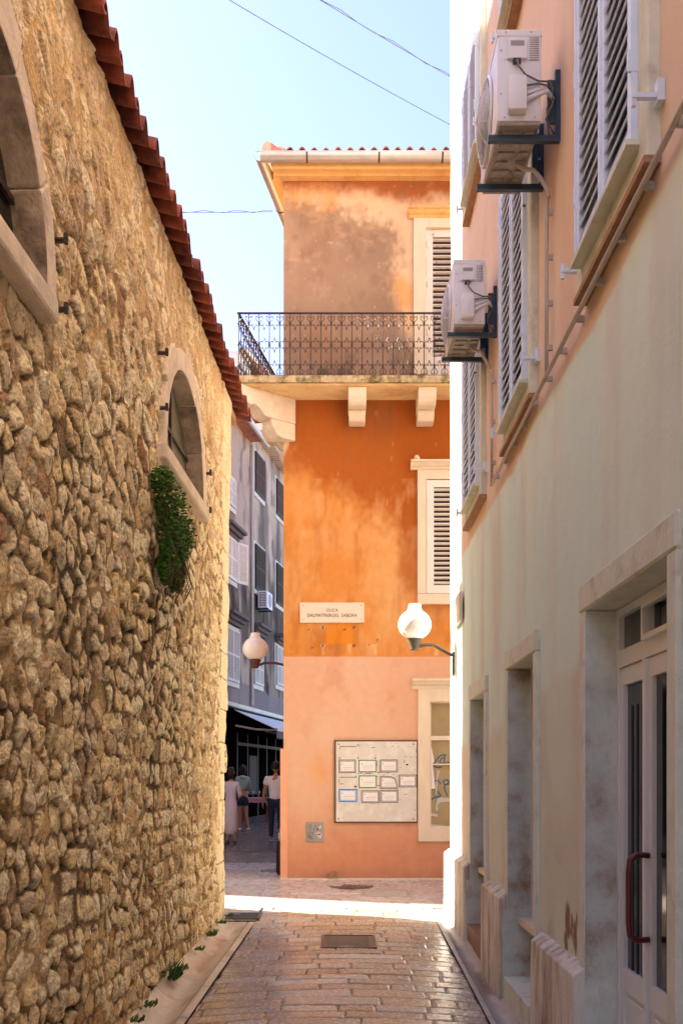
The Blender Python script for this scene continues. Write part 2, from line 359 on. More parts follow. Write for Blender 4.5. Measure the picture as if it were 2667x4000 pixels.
# ================================================================ LEFT STONE BUILDING
LB=empty('stone_building',(-1.28,11.5,0),R(90-2.15),'old rubble stone building with a terracotta tiled eave along the left side','building')
sx0,sx1=-9.6,2.2; rad=.7; arc=rad*math.pi/2
ns=int((sx1-sx0)/.0125); S=np.linspace(sx0,sx1,ns); Zt=5.70; zb=-.75; nz=int((Zt-zb)/.0125)
Sg,Zg=np.meshgrid(S,np.linspace(zb,Zt,nz),indexing='ij')
WIN=[(-7.24,3.86),(-2.70,4.00)]   # centre s, springing z
ri=.83; ro=.95
def wsdf(s,z):
    best=np.full(s.shape,9.)
    for c,z0 in WIN:
        d=np.hypot(s-c,np.maximum(z-z0-.06,0)); d=np.where(z<z0,np.maximum(np.abs(s-c)-0,0)*0+ri+(z0-z)*1+np.maximum(np.abs(s-c)-ri,0),d)
        best=np.minimum(best,d)
    return best
W_=wsdf(Sg,Zg)
hi=ss(2.0,4.5,Zg)
d1,r1,lu1,lv1=courses(Sg,Zg,(.12,.2),(.10,.25),21,warp=.06,wf=2.2,rnd=.06)
def voro(u,v,cw,chh,seed,warp=.05,wf=2.5,jit=.42):
    uw=u+(fbm(u*wf,v*wf,seed+1,3)-.5)*2*warp; vw=v+(fbm(u*wf,v*wf,seed+5,3)-.5)*2*warp
    j=np.floor(vw/chh); F1=np.full(u.shape,9.);F2=F1.copy();A=F1*0;B=F1*0;I=F1*0;J=F1*0
    for dj in (-1,0,1):
        jj=j+dj; off=(jj%2)*.5
        i=np.floor(uw/cw-off)
        for di in (-1,0,1):
            ii=i+di; cu=(ii+.5+off+(_h(ii,jj,seed)-.5)*2*jit)*cw; cv=(jj+.5+(_h(ii,jj,seed+9)-.5)*2*jit)*chh
            wgt=(_h(ii,jj,seed+13)-.5)*.03
            du=uw-cu; dv=vw-cv; d=np.sqrt(du*du*(chh/cw)**.8+dv*dv)+wgt
            c1=d<F1; F2=np.where(c1,F1,np.minimum(F2,d)); A=np.where(c1,du,A);B=np.where(c1,dv,B);I=np.where(c1,ii,I);J=np.where(c1,jj,J); F1=np.where(c1,d,F1)
    rf=lambda s: _h(I+s*31,J,seed+s)
    return (F2-F1)*.5,rf,A,B
d2,r2,lu2,lv2=voro(Sg+.25*(Zg-4),Zg,.20,.17,22,warp=.07,wf=2.2)
d4,r4,lu4,lv4=voro(Sg,Zg,.16,.145,27,warp=.03,wf=2.6,jit=.34)
rowmix=(vn(Sg*.9,Zg*1.3,71)>.72)
d3,r3,lu3,lv3=courses(Sg,Zg,(.28,.42),(.35,.6),23,warp=.012,wf=2,rnd=.03)
sel=(fbm(Sg*1.2,Zg*1.2,40,3)-.5)*1.6+Zg>2.9
q=(Sg>-.42+.25*(vn(Sg*0,np.floor(Zg/.36),9)-.5))
def pick(a,b,c,d=None): return np.where(q,c,np.where(sel,b,np.where(rowmix,a,d)))
D=pick(d1,d2,d3,d4); LU=pick(lu1,lu2,lu3,lu4); LV=pick(lv1,lv2,lv3,lv4)
def rf(k): return pick(r1(k),r2(k),r3(k),r4(k))
D=D+(np.abs(fbm(Sg*11,Zg*11,50,3)-.5)-.12)*.05*np.where(q,.3,1)
gapn=.001+.024*fbm(Sg*1.6,Zg*1.6,52,3)**1.6*np.where(q,.1,1)
mk_=ss(gapn,gapn+.011,D)*np.where(q,1,ss(.02,.16,rf(9)))
prot=(.008+.012*rf(1))*(1-.3*ss(-4,-1,Sg))
chunk=np.abs(fbm(Sg*11,Zg*11,55,4)-.5)*2
facet=np.minimum.reduce([LU*(rf(20+k)-.5)*1.1+LV*(rf(30+k)-.5)*1.3 for k in range(4)]); facet=np.maximum(facet,-.045)
Hh=mk_*prot+mk_*facet*np.where(q,.2,.52)+mk_*(LU*(rf(2)-.5)*.28+LV*(rf(3)-.5)*.3)*np.where(q,.15,1)+mk_*(.5-chunk)*.011+mk_*(.5-np.abs(fbm(Sg*24,Zg*24,58,3)-.5)*2)*.012*np.where(q,.4,1)+(fbm(Sg*7,Zg*7,56,5)-.5)*.018*np.where(q,.3,1)+(fbm(Sg*.8,Zg*.8,57,2)-.5)*.05
hole=ss(.60,.70,fbm(Sg*6,Zg*6,60,3))*(1-mk_)*ss(5,3.8,Zg)
Hh=Hh-hole*.035
nearw=ss(ro+.12,ro-.03,W_); Hh=Hh*(1-nearw)
up=ss(4.3,5.4,Zg); Hh*=(1-.35*up)
col=np.ones(Sg.shape+(3,))*np.array((.76,.50,.21))
col=mixc(col,(.66,.46,.25),fbm(Sg*3,Zg*3,61,3)); 
stone=np.ones(Sg.shape+(3,))*np.array((.92,.70,.37)); stone=mixc(stone,(.98,.86,.58),rf(4)); stone=mixc(stone,(.62,.45,.28),ss(.7,.95,rf(5))*.8)
stone=mixc(stone,(.38,.14,.06),ss(.965,.98,rf(6))*.8); stone=mixc(stone,(.50,.36,.22),ss(.55,.72,fbm(Sg*13,Zg*13,63,4))*.5)
stone=mixc(stone,(.22,.15,.10),ss(.66,.74,fbm(Sg*38,Zg*38,69,2))*.6)
stone=np.where(q[...,None],np.array((.90,.76,.52)),stone)
col=mixc(col,(1,1,1),mk_*0); col=col*(1-mk_[...,None])+stone*mk_[...,None]
# mortar smears over stones in the upper part, grime and crevice shade painted between stones low down
col=mixc(col,(.72,.50,.26),ss(.45,.7,fbm(Sg*2.5,Zg*2.5,64,4))*up*.8)
col=mixc(col,(.86,.66,.38),ss(-2.2,.2,Sg)*.45)  # warm bounce light painted in towards the far corner
edge_=np.exp(-(np.maximum(gapn-D,0)/.012)**2)*(D<gapn+.004)*(1-ss(.0,.9,up))
col=mixc(col,(.17,.10,.055),edge_*ss(.3,.55,fbm(Sg*2,Zg*2,73,3))*.9)
grime_shade=ss(.50,.64,fbm(Sg*1.1,Zg*1.1,66,4)-.1*np.abs(Zg-2.1))*(1-mk_)*ss(3.6,2.8,Zg)*ss(-1.5,-3,Sg)
col=mixc(col,(.045,.03,.022),grime_shade*.92); col=mixc(col,(.05,.035,.025),hole*.6)
blk=ss(.50,.64,fbm(Sg*2.0+9,Zg*1.2,67,4))*ss(3.7,2.8,Zg)*ss(.3,1.3,Zg)*ss(-1.5,-3.2,Sg); col=mixc(col,(.10,.065,.04),blk*(.2+.65*(1-mk_)))
col=mixc(col,(.05,.033,.022),(1-mk_)*ss(.44,.6,fbm(Sg*1.4,Zg*1.4,74,4))*ss(3.9,3.2,Zg)*ss(-1,-3,Sg)*.7)
col=mixc(col,(.34,.20,.09),(1-mk_)*.08)
moss=ss(.4,-.3,Zg)*ss(.45,.7,fbm(Sg*3,Zg*3,68,3)); col=mixc(col,(.14,.13,.05),moss*.5)
# map strip onto the plan: straight, rounded corner, end wall (local frame: x along the wall, -y outwards)
lean=.04-.016*(Zt-Zg)
th=np.clip(Sg/rad,0,math.pi/2); ex=np.maximum(Sg-arc,0)
px_=np.where(Sg<0,Sg,rad*np.sin(th)); py_=np.where(Sg<0,0,rad*(1-np.cos(th)))+ex
nx_=np.where(Sg<0,0,np.sin(th)); ny_=np.where(Sg<0,-1,-np.cos(th)); ofs=Hh+lean
P=np.stack([px_+nx_*ofs,py_+ny_*ofs,Zg],-1)
fc=(W_[:-1,:-1]+W_[1:,1:])/2; keep=fc>ri+.05
wall=grid('wall',P,col,M['rubble'],LB,keep=keep)
# rest of the body: wall behind camera, end wall, unseen upper block added to shade the right wall
b=MB(); b.box(-18,sx0,0,1,-.8,Zt); b.box(sx0,.4,.35,.6,-.8,Zt); b.box(.45,.7,1.75,7,-.8,Zt-.05); b.build('rear_wall',M['trim_warm'],LB)
nv=MB(); nv.box(-19,1.6,3.55,10,0,13.5); nv.box(-19,1.62,3.3,3.55,13.3,13.52)
occluder=nv.build('shade_block',M['trim_warm'],LB)
def tile_roof(n,pitch,depth,slope,rows=6,th=.014,barrel=.62,hgt=.055,fn=None):
    mb=MB(); K=14
    for i in range(n):
        x0=i*pitch+random.uniform(-.004,.004); dz=random.uniform(-.008,.008); j0=random.uniform(-.025,.025)
        prof=[]
        for k in range(K+1):
            t=k/K
            if t<barrel: z=hgt*math.sin(math.pi*t/barrel)**.7; 
            else: z=-.018*math.sin(math.pi*(t-barrel)/(1-barrel))
            prof.append((x0+t*pitch,z+dz))
        for r_ in range(rows):
            y0=r_*depth/rows+(j0 if r_==0 else 0); y1=(r_+1)*depth/rows+.04; off=.02*1
            def pt(x,z,y,o): return (x,y,z+y*slope+o)
            vs=[];fs=[]
            for (x,z) in prof:
                vs+=[pt(x,z,y0,off),pt(x,z,y1,0),pt(x,z-th,y0,off),pt(x,z-th,y1,0)]
            for k in range(K):
                a=4*k;b_=4*k+4
                fs+=[(a,b_,b_+1,a+1),(a+2,a+3,b_+3,b_+2),(a,a+2,b_+2,b_)]
            fs+=[(0,1,3,2),(4*K,4*K+2,4*K+3,4*K+1)]
            mb.add(vs,fs)
    return mb
rt=tile_roof(66,.205,3.7,.30,rows=8,hgt=.10,barrel=.6,th=.018)
rt.v=[(x-12.9+.15,y-.175,z) for x,y,z in rt.v]
ro_=rt.build('tiled_roof',M['tile'],LB,smooth='auto'); ro_.location=(0,0,5.715)
MB().box(-12.8,.55,-.02,3.3,5.60,5.70).build('eave_bed',M['weather'],LB)
# lunette windows
def arch_pts(c,z0,r,n=26,leg=.06):
    return [(c+r*math.cos(a),z0+leg+r*math.sin(a)) for a in [math.pi*k/n for k in range(n+1)]]
def lunette(c,z0):
    s=MB(); cuts=[0,.16,.34,.52,.68,.84,1.0]
    for a0,a1 in zip(cuts[:-1],cuts[1:]):
        n=6; rr_o=ro+random.uniform(-.02,.05)
        inner=[];outer=[]
        for k in range(n+1):
            a=math.pi*(a0+.0008+(a1-a0-.0016)*k/n)
            inner.append((c+ri*math.cos(a),z0+.06+ri*math.sin(a))); outer.append((c+rr_o*math.cos(a),z0+.06+rr_o*math.sin(a)*1.08))
        if a0==0: inner.insert(0,(c+ri,z0-.0)); outer.insert(0,(c+rr_o,z0-.0))
        if a1==1: inner.append((c-ri,z0)); outer.append((c-rr_o,z0))
        poly=inner+outer[::-1]
        s.prism(poly,-.055-random.uniform(0,.01),.36,lambda a,b_,h:(a,h,b_))
    w_=s.build('window_surround',[M['trim_warm'],M['soiled']],LB)
    for f_ in w_.data.polygons:
        cc_=f_.center; 
        if abs(f_.normal.y)<.5 and (math.hypot(cc_.x-c,max(cc_.z-z0-.06,0))<ri+.03): f_.material_index=1
    bv=w_.modifiers.new('b','BEVEL'); bv.width=.012; bv.segments=2; bv.limit_method='ANGLE'
    MB().box(c-ro-.10,c+ro-.05,-.10,.34,z0-.13,z0+.0,.02).build('sill',M['trim_warm'],w_)
    gp=[(c-ri-.02,z0-.02)]+[(c+(ri+.02)*math.cos(math.pi*(1-k/24)),z0+.06+(ri+.02)*math.sin(math.pi*k/24)) for k in range(25)]+[(c+ri+.02,z0-.02)]
    MB().prism(gp,.10,.12,lambda a,b_,h:(a,h,b_)).build('glass',M['glass_old'] if c>-5 else M['glass_dark'],w_)
    MB().box(c-.02,c+.02,.075,.099,z0,z0+ri).box(c-ri,c+ri,.075,.097,z0+.40,z0+.43).build('window_bar',M['iron'],w_)
    for (dx,dz) in ((-ro-.02,.28),(-ro-.02,.70),(ro+.10,.02),(ro+.10,.38)):
        h=MB(); h.tube([(c+dx,.0,z0+dz),(c+dx,-.075,z0+dz),(c+dx,-.09,z0+dz+.01)],.015,6); h.tube([(c+dx,-.085,z0+dz-.02),(c+dx,-.085,z0+dz+.035)],.013,6); h.build('hinge_pin',M['iron'],w_)
for c,z0 in WIN: lunette(c,z0)
# hanging plant
HP=empty('hanging_plant',(-1.39,8.0,3.64),0,'bushy green plant hanging from the stone wall below the arched window','plant')
def leafmass(cps,n,size,seed):
    rs=random.Random(seed); mb=MB()
    for _ in range(n):
        (c,r_)=rs.choice(cps); 
        while True:
            v=Vector((rs.uniform(-1,1),rs.uniform(-1,1),rs.uniform(-1,1)))
            if .35<v.length<1: break
        p=Vector(c)+Vector((v.x*r_[0],v.y*r_[1],v.z*r_[2]))
        s=size*rs.uniform(.6,1.3); q_=Vector((rs.uniform(-1,1),rs.uniform(-1,1),rs.uniform(-.4,1))).normalized().to_track_quat('Z','Y').to_matrix()
        mb.add([p+q_@Vector(a) for a in ((-s,0,0),(0,-s*.45,s*.12),(s,0,-s*.1),(0,s*.45,s*.12))],[(0,1,2,3)])
    return mb
cl=[((.10,-.62,.02),(.14,.16,.16)),((.14,-.45,-.12),(.2,.25,.22)),((.15,-.15,-.28),(.22,.3,.27)),((.15,.15,-.42),(.22,.3,.28)),((.13,.35,-.45),(.18,.25,.22)),((.13,-.3,-.5),(.19,.25,.24)),((.12,.0,-.68),(.17,.26,.2)),((.1,-.2,-.86),(.13,.2,.16)),((.08,-.38,-.98),(.08,.12,.14)),((.1,.55,-.3),(.1,.2,.15)),((.1,.62,-.55),(.08,.12,.14)),((.08,-.3,-1.08),(.05,.06,.1))]
cl+=[((.14,-.5,-.75),(.05,.05,.16)),((.12,.3,-.95),(.04,.05,.2)),((.12,-.05,-1.05),(.05,.05,.16)),((.12,.62,-.85),(.03,.04,.15))]
leafmass(cl,5200,.03,1).build('foliage',M['green'],HP); leafmass(cl,1500,.024,2).build('leaf_tips',M['green2'],HP)
sm=MB()
for k in range(9):
    y=random.uniform(-.5,.5); z=random.uniform(-.9,-.3); pts=[(.1,y,z),(.16,y+random.uniform(-.1,.1),z-.18),(.10,y+random.uniform(-.15,.15),z-.42)]; sm.tube(pts,.004,4)
for k in range(46):
    c,r_=random.choice(cl); y=c[1]+random.uniform(-.2,.3); sm.tube([(-.02,y*.5,.05),(.08,y*.8,c[2]*.5),(c[0]+.1,y,c[2]-.1),(c[0],y+.1,c[2]-.25)],.004,4)
for k in range(30):
    y=random.uniform(.45,.85); z=random.uniform(-.15,.0); sm.tube([(.0,y-.1,z+.05),(.06,y,z),(.09,y+random.uniform(0,.15),z-.15),(.05,y+.1,z-.35)],.003,4)
sm.build('stem',M['stem'],HP)
for o_ in [o_ for o_ in bpy.data.objects if o_.parent==HP]: o_.scale=(.66,.70,.62)
# weeds along base
wd=[(7.55,.06),(8.45,.14),(8.75,.06),(9.6,.05),(10.3,.08),(11.0,.05),(7.15,.05),(11.45,.045)]
for i,(Y,h) in enumerate(wd):
    mb=MB(); rs=random.Random(i)
    for k in range(int(110*h/.12)):
        a=rs.uniform(0,6.28); l=h*rs.uniform(.4,1.1); x=rs.uniform(-.02,.05); y=rs.uniform(-h,h)
        ex=(x+abs(math.cos(a))*l*.5,y+math.sin(a)*l*.7,l*rs.uniform(.3,1)); wv=.007
        mb.add([(x,y,0),(x+wv+ex[0]*.3,y-wv+ex[1]*.3-y*.3,ex[2]*.6),ex,(x-wv+ex[0]*.3,y+wv,ex[2]*.65)],[(0,1,2,3)])
    pos=['second nearest, a small sprig','biggest, dark clump','just beyond the biggest clump','about midway along','beyond the middle, bright green','close to the far corner','nearest to the camera','tiny, beside the drain grate'][i]
    o=mb.build('weed_tuft',M['weed'],None,loc=(xl(Y)+.0,Y,fg(Y)+.02)); tag(o,'green weed tuft at the wall foot, '+pos,'weed','weeds along the foot of the stone wall')

# ================================================================ generic facade pieces (local frame: front faces -y)
def louvre(mb,x0,x1,z0,z1,y,fr=.06,pitch=.045,tilt=35,mid=False,th=.035,sl=.008,cov=1.15):
    mb.box(x0,x0+fr,y,y+th,z0,z1); mb.box(x1-fr,x1,y,y+th,z0,z1); mb.box(x0+fr,x1-fr,y,y+th,z0,z0+fr*1.2); mb.box(x0+fr,x1-fr,y,y+th,z1-fr,z1)
    a,b_=z0+fr*1.2,z1-fr; segs=[(a,b_)]
    if mid: mm=(a+b_)/2; mb.box(x0+fr,x1-fr,y,y+th,mm-.03,mm+.03); segs=[(a,mm-.03),(mm+.03,b_)]
    rot=Matrix.Rotation(R(tilt),3,'X')
    for a,b_ in segs:
        n=max(1,int((b_-a)/pitch)); p=(b_-a)/n
        for k in range(n): mb.obox(((x0+x1)/2,y+th*.45,a+p*(k+.5)),(x1-x0-2*fr-.002,sl,p*cov),rot)
def dirplane(mb,x0,x1,z0,z1,y): mb.box(x0,x1,y,y+.01,z0,z1)

# ================================================================ CENTRAL ORANGE BUILDING
YB=14.7
OB=empty('orange_building',(-.83,YB,0),0,'orange and pink corner house with an iron balcony closing the alley','building')
def ux(px,Y=YB): return (px-CX)/F*Y+.83      # local x
def uz(py,Y=YB): return ZC-(py-CY)/F*Y
nx=int(5.2/.02); nzz=int(10.25/.02)
Xg,Zg2=np.meshgrid(np.linspace(0,5.2,nx),np.linspace(-.1,10.12,nzz),indexing='ij')
U=CX+(Xg-.83)*160; V=CY-(Zg2-ZC)*160
s_=160.
def fn_(fx,fy,sd,o=5): return fbm(U/s_*fx,V/s_*fy,sd,o)
O=(.74,.285,.06); Lr=(.77,.39,.14); Dp=(.42,.105,.013); Br=(.34,.22,.15); Pa=(.88,.60,.38); K=(.80,.41,.24); K2=(.70,.26,.125)
wp=(fn_(1.2,.8,101)-.5)*2+(fn_(13,9,140,5)-.5)*.9
wq=(fn_(20,14,141,4)-.5)
c=np.ones(U.shape+(3,))*np.array(O)
c=mixc(c,Lr,ss(.40,.75,fn_(1.6,.9,102))*.75)
c=mixc(c,Dp,ss(.62,.8,fn_(2.4,1.2,103))*.5)
# below balcony: saturated band with diagonal lower limit
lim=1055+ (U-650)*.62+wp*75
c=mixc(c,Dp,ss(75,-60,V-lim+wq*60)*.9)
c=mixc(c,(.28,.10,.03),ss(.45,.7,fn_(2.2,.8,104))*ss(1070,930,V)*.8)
c=mixc(c,Lr,ss(.7,.85,fn_(5,4,105))*ss(985,915,V)*.6)
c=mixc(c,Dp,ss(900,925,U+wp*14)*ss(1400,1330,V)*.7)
c=mixc(c,(.83,.51,.23),ss(.42,.7,fn_(1.0,1.6,106)+wq*.2)*ss(0,130,V-lim)*.35)
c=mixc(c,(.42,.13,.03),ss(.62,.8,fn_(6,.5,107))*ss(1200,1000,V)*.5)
# upper storey
upm=V<885
pa=np.ones_like(c)*np.array(Pa); pa=mixc(pa,(.87,.44,.16),ss(.5,.72,fn_(2.2,1.4,110))*.9)
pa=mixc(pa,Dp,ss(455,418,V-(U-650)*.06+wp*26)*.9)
br=np.ones_like(c)*np.array(Br); br=mixc(br,(.50,.33,.22),ss(.35,.7,fn_(1.3,1.1,111))); br=mixc(br,(.21,.14,.11),ss(640,800,V+wp*60)*.6)
bl=ss(40,-30,(500+np.abs(U-700)*.18)-V+wp*70-20)*ss(25,-25,U-905+(fn_(2,2,112)-.5)*60-ss(700,850,V)*30)
bl=ss(-26,30,V-(462+.22*(U-650))+wp*30+wq*50)*ss(26,-24,U-908-(fn_(1,1.5,112)-.5)*50-ss(650,850,V)*45+wp*12+wq*30)*(.75+.25*fn_(1.5,3,142))
pa=pa*(1-bl[...,None])+br*bl[...,None]
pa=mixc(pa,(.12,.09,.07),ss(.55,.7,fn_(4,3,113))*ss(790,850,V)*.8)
pa=mixc(pa,(.84,.60,.40),ss(.84,.88,fn_(30,22,114,2))*.4)
pa=mixc(pa,(.25,.15,.1),ss(.55,.8,fn_(9,5,115,4))*.35)
pa=mixc(pa,(.80,.50,.28),ss(.55,.8,fn_(6,11,116,4))*.3*(V<640))
c=np.where(upm[...,None],pa,c)
# ground storey
pk=np.ones_like(c)*np.array(K); pk=mixc(pk,(.83,.54,.37),fn_(1.4,.9,120)); pk=mixc(pk,K2,ss(1820,2010,V+wp*70)*.75); pk=mixc(pk,(.72,.30,.16),ss(.62,.8,fn_(2.5,2,121))*.4)
pk=mixc(pk,(.5,.24,.16),ss(1985,2015,V+wp*14)*.6)
pk=mixc(pk,(.86,.36,.1),(np.exp(-((U-735)/24)**2-((V-1770)/36)**2))*.5)
c=np.where((V>1507)[...,None],pk,c)
pt=((U>747)&(U<812)&(V>1436)&(V<1481)); c=mixc(c,(.84,.27,.02),pt*.75)
c=mixc(c,(.88,.56,.28),ss(.6,.8,fn_(8,1,125))*((V>1480)&(V<1507))*.8)
for (hx,hy) in ((740,1441),(812,1441),(740,1483),(812,1483)):
    rr=np.hypot(U-hx,V-hy); c=mixc(c,(.6,.45,.32),ss(5,3.5,rr)); c=mixc(c,(.03,.02,.02),ss(3.2,2.2,rr))
for (hx,hy) in ((708,1446),(790,1446),(716,1464),(716,1488),(866,1470),(846,1482),(757,1400)):
    c=mixc(c,(.08,.04,.02),ss(2.4,1.4,np.hypot(U-hx,V-hy)))
c=mixc(c,(.45,.17,.05),ss(.5,.75,fn_(5,.45,150,3))*ss(1480,1389,V)*ss(1389,1395,V)*ss(950,965,U)*.5)
c=mixc(c,(.40,.13,.03),ss(.45,.7,fn_(6,.5,151,3))*ss(1010,915,V)*.5*(V>905))
c=mixc(c,(.88,.72,.5),ss(4,-4,U-662+wp*6)*ss(990,1003,V)*ss(1060,1030,V+(U-650)*2)*.9)      # pale bare patch at corner
# streaks
c=mixc(c,(.88,.60,.35),ss(.93,.97,vn(U/1.6,V/34,130))*((V>1000)&(V<1500))*.2)
c=mixc(c,(.86,.50,.24),ss(.5,.8,fn_(7,3,133,5))*.3*(V>1100)*(V<1507))
c=mixc(c,(.45,.12,.02),ss(.5,.8,fn_(9,2.2,134,5))*.35*(V<1507)*(V>880))
Yd=(fbm(U/60,V/60,131,3)-.5)*.012+(vn(U/9,V/9,132)-.5)*.0025
step=np.where(V>1507,-.012,0)
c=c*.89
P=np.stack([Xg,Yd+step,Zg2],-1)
holes=[]
def hrect(a0,a1,v0,v1): holes.append((ux(a0),ux(a1),uz(v1),uz(v0)))
hrect(978,1130,527,862); hrect(978,1130,1103,1366); hrect(986,1130,1612,1903)
xm=(Xg[:-1,:-1]+Xg[1:,1:])/2; zm=(Zg2[:-1,:-1]+Zg2[1:,1:])/2; keep=np.ones(xm.shape,bool)
for a0,a1,z0,z1 in holes: keep&=~((xm>a0)&(xm<a1)&(zm>z0)&(zm<z1))
# broken plaster hole low on the wall
keepw=keep
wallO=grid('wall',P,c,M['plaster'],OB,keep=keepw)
sdv=Vector((.165,1,0)).normalized()
# side wall follows the other street
sw=MB(); e=sdv*16; sw.add([(0,.002,-.1),(e.x,e.y,-.1),(e.x,e.y,10.1),(0,.002,10.1)],[(0,1,2,3)])
sw.add([(0.01,.3,-.1),(5.2,.3,-.1),(5.2,.3,10.1),(0.06,.3,10.1)],[(0,1,2,3)])
sw.build('side_wall',mk('side_plaster',(.70,.36,.18),rough=.9,var=.2,scale=2,bump=.3),OB)
# corner pilaster patch and pink base strip
MB().box(-.045,.055,-.03,.25,-.06,uz(1720)).build('corner_strip',mk('pink_strip',(.84,.40,.24),rough=.85,var=.12,scale=3,bump=.3,dark=(.3,.12,.07),dscale=3,dth=(.66,.76)),OB)
ch=MB()
rs=random.Random(4)
for k in range(9):
    ch.box(ux(745)+k*.02,ux(745)+k*.02+.026,-.035-rs.uniform(0,.03),0,-.02,.02+rs.uniform(.0,.11))
ch.build('broken_plaster',M['weather'],OB)
MB().box(-.05,5.2,-.07,0,-.05,.012).build('footing',M['trim'],OB)
# cornice
cn=MB()
def prof_ext(mb,prof,x0,x1):   # prof (y,z) extruded along x
    mb.prism(prof,x0,x1,lambda a,b_,h:(h,a,b_))
prof_ext(cn,[(0,10.02),(-.13,10.02),(-.14,10.06),(-.22,10.06),(-.27,10.03),(-.30,10.05),(-.30,10.18),(0,10.2)],-.14,5.2)
cn.build('cornice',M['yellow'],OB)
# side cornice
cs=MB(); q0=Vector((-.14,-.1,0)); nrm=Vector((-sdv.y,sdv.x,0))
for (o0,o1,z0,z1) in ((0.0,.13,10.03,10.2),(.13,.27,10.06,10.2)):
    a=Vector((0,0,0)); p=[a+nrm*o0+sdv*.02,a+nrm*o1+sdv*-.02,a+nrm*o1+sdv*16,a+nrm*o0+sdv*16]
    cs.add([(v.x,v.y,z0) for v in p]+[(v.x,v.y,z1) for v in p],[(0,3,2,1),(4,5,6,7),(0,1,5,4),(1,2,6,5),(2,3,7,6),(3,0,4,7)])
cs.build('side_cornice',M['yellow'],OB)
# gutter
gt=MB(); gy=-.42; gzc=10.13; gr_=.088
half=[(gy+gr_*math.cos(a),gzc+gr_*math.sin(a)) for a in [math.pi+math.pi*k/12 for k in range(13)]]
half=[(half[0][0],gzc+.02)]+half+[(half[-1][0],gzc+.02)]
inn=[(gy+(gr_-.008)*math.cos(a),gzc+(gr_-.008)*math.sin(a)) for a in [2*math.pi-math.pi*k/12 for k in range(13)]]
prof=half+inn
gt.prism(prof,-.30,5.2,lambda a,b_,h:(h,a,b_))
def sidefn(a,b_,h):
    off=-(a)-.42+.30   # distance from axis
    p=Vector((-.30,gy,0))+sdv*h+nrm*(-(a-gy)); return (p.x,p.y,b_)
gt.prism(prof,-.02,15,sidefn)
gt.tube([(-.36,gy-.05,gzc+.025),(5.2,gy-.09,gzc+.02)],.008,6)
gg=gt.build('rain_gutter',M['zinc'],OB,smooth='auto')
for k,px in enumerate((704,869,1014)):
    x=ux(px,14.28); s=MB()
    s.prism([(gy+.093*math.cos(a),gzc+.093*math.sin(a)) for a in [math.pi+math.pi*q_/10 for q_ in range(11)]]+[(gy+.080*math.cos(a),gzc+.080*math.sin(a)) for a in [2*math.pi-math.pi*q_/10 for q_ in range(11)]],x-.012,x+.012,lambda a,b_,h:(h,a,b_))
    s.build('gutter_strap',M['rust'],gg)
for t in (1.3,2.6,4.2):
    s=MB(); s.prism([(gy+.093*math.cos(a),gzc+.093*math.sin(a)) for a in [math.pi+math.pi*q_/10 for q_ in range(11)]]+[(gy+.080*math.cos(a),gzc+.080*math.sin(a)) for a in [2*math.pi-math.pi*q_/10 for q_ in range(11)]],t-.012,t+.012,sidefn); s.build('gutter_strap',M['rust'],gg)
# roof
tr=tile_roof(32,.168,1.6,.32,rows=4,th=.016,barrel=.7,hgt=.075)
tr.v=[(x+.05,y-.36,z) for x,y,z in tr.v]
o=tr.build('tiled_roof',M['tile2'],OB,smooth='auto'); o.location=(0,0,10.20)
hp=MB()
for k in range(12):
    t=k*.30; p0=Vector((-.22+t*.55,-.36+t*.6,10.27+t*.14)); p1=p0+Vector((.2,.26,.05)); hp.tube([p0,p0.lerp(p1,.5),p1+Vector((0,0,.01))],[.092,.08,.07],10)
hp.box(-.14,.35,-.30,.4,10.15,10.27)
hp.build('hip_tiles',M['tile2'],OB,smooth='auto')
MB().add([(-.2,-.3,10.19),(5.2,-.3,10.19),(5.2,3,11.1),(1.8,3,11.1)],[(0,1,2,3)]).add([(-.2,-.3,10.19),(1.8,3,11.1),(3.5,16,11.1),(2.1,16,10.19)],[(0,1,2,3)]).build('roof_deck',M['tile2'],OB)

# windows of the orange building
def hood(mb,x0,x1,z0,z1,p=.16):
    h=z1-z0; prof=[(0.02,z0),(-.04,z0),(-.05,z0+h*.3),(-.09,z0+h*.45),(-.11,z0+h*.7),(-p,z0+h*.78),(-p,z1),(0.02,z1)]
    mb.prism(prof,x0,x1,lambda a,b_,h_:(h_,a,b_))
# 1 balcony door
x0,x1=ux(948),ux(1160)
s=MB(); s.box(x0,ux(976),-.05,.12,uz(862),uz(505)); s.box(ux(1132),x1,-.05,.12,uz(862),uz(505)); s.box(ux(976),ux(1132),-.048,.12,uz(526),uz(505)); 
bd=s.build('balcony_door',M['trim_pale'],OB)
s=MB(); hood(s,ux(936),ux(1172),uz(504),uz(484),.14); s.build('door_hood',M['yellow'],bd)
s=MB(); louvre(s,ux(976)+.003,ux(1054),uz(838),uz(528),.0,fr=.10,pitch=.075,tilt=70,sl=.012,th=.045,cov=.55); 
s.build('louvred_shutter',M['shutter_old'],bd); s=MB(); louvre(s,ux(1055),ux(1132)-.003,uz(838),uz(528),.0,fr=.10,pitch=.075,tilt=70,sl=.012,th=.045,cov=.55); s.build('louvred_shutter',M['shutter_old'],bd)
MB().box(ux(976),ux(1132),.08,.1,uz(862),uz(526)).build('dark_backing',M['brown'],bd)
MB().box(ux(977),ux(1132),.005,.079,uz(862),uz(839)).build('kick_panel',M['shutter_old'],bd)
for py in (570,660,770): MB().tube([(ux(980),-.012,uz(py)),(ux(980),-.012,uz(py)+.09)],.012,6).build('hinge',M['shutter_old'],bd)
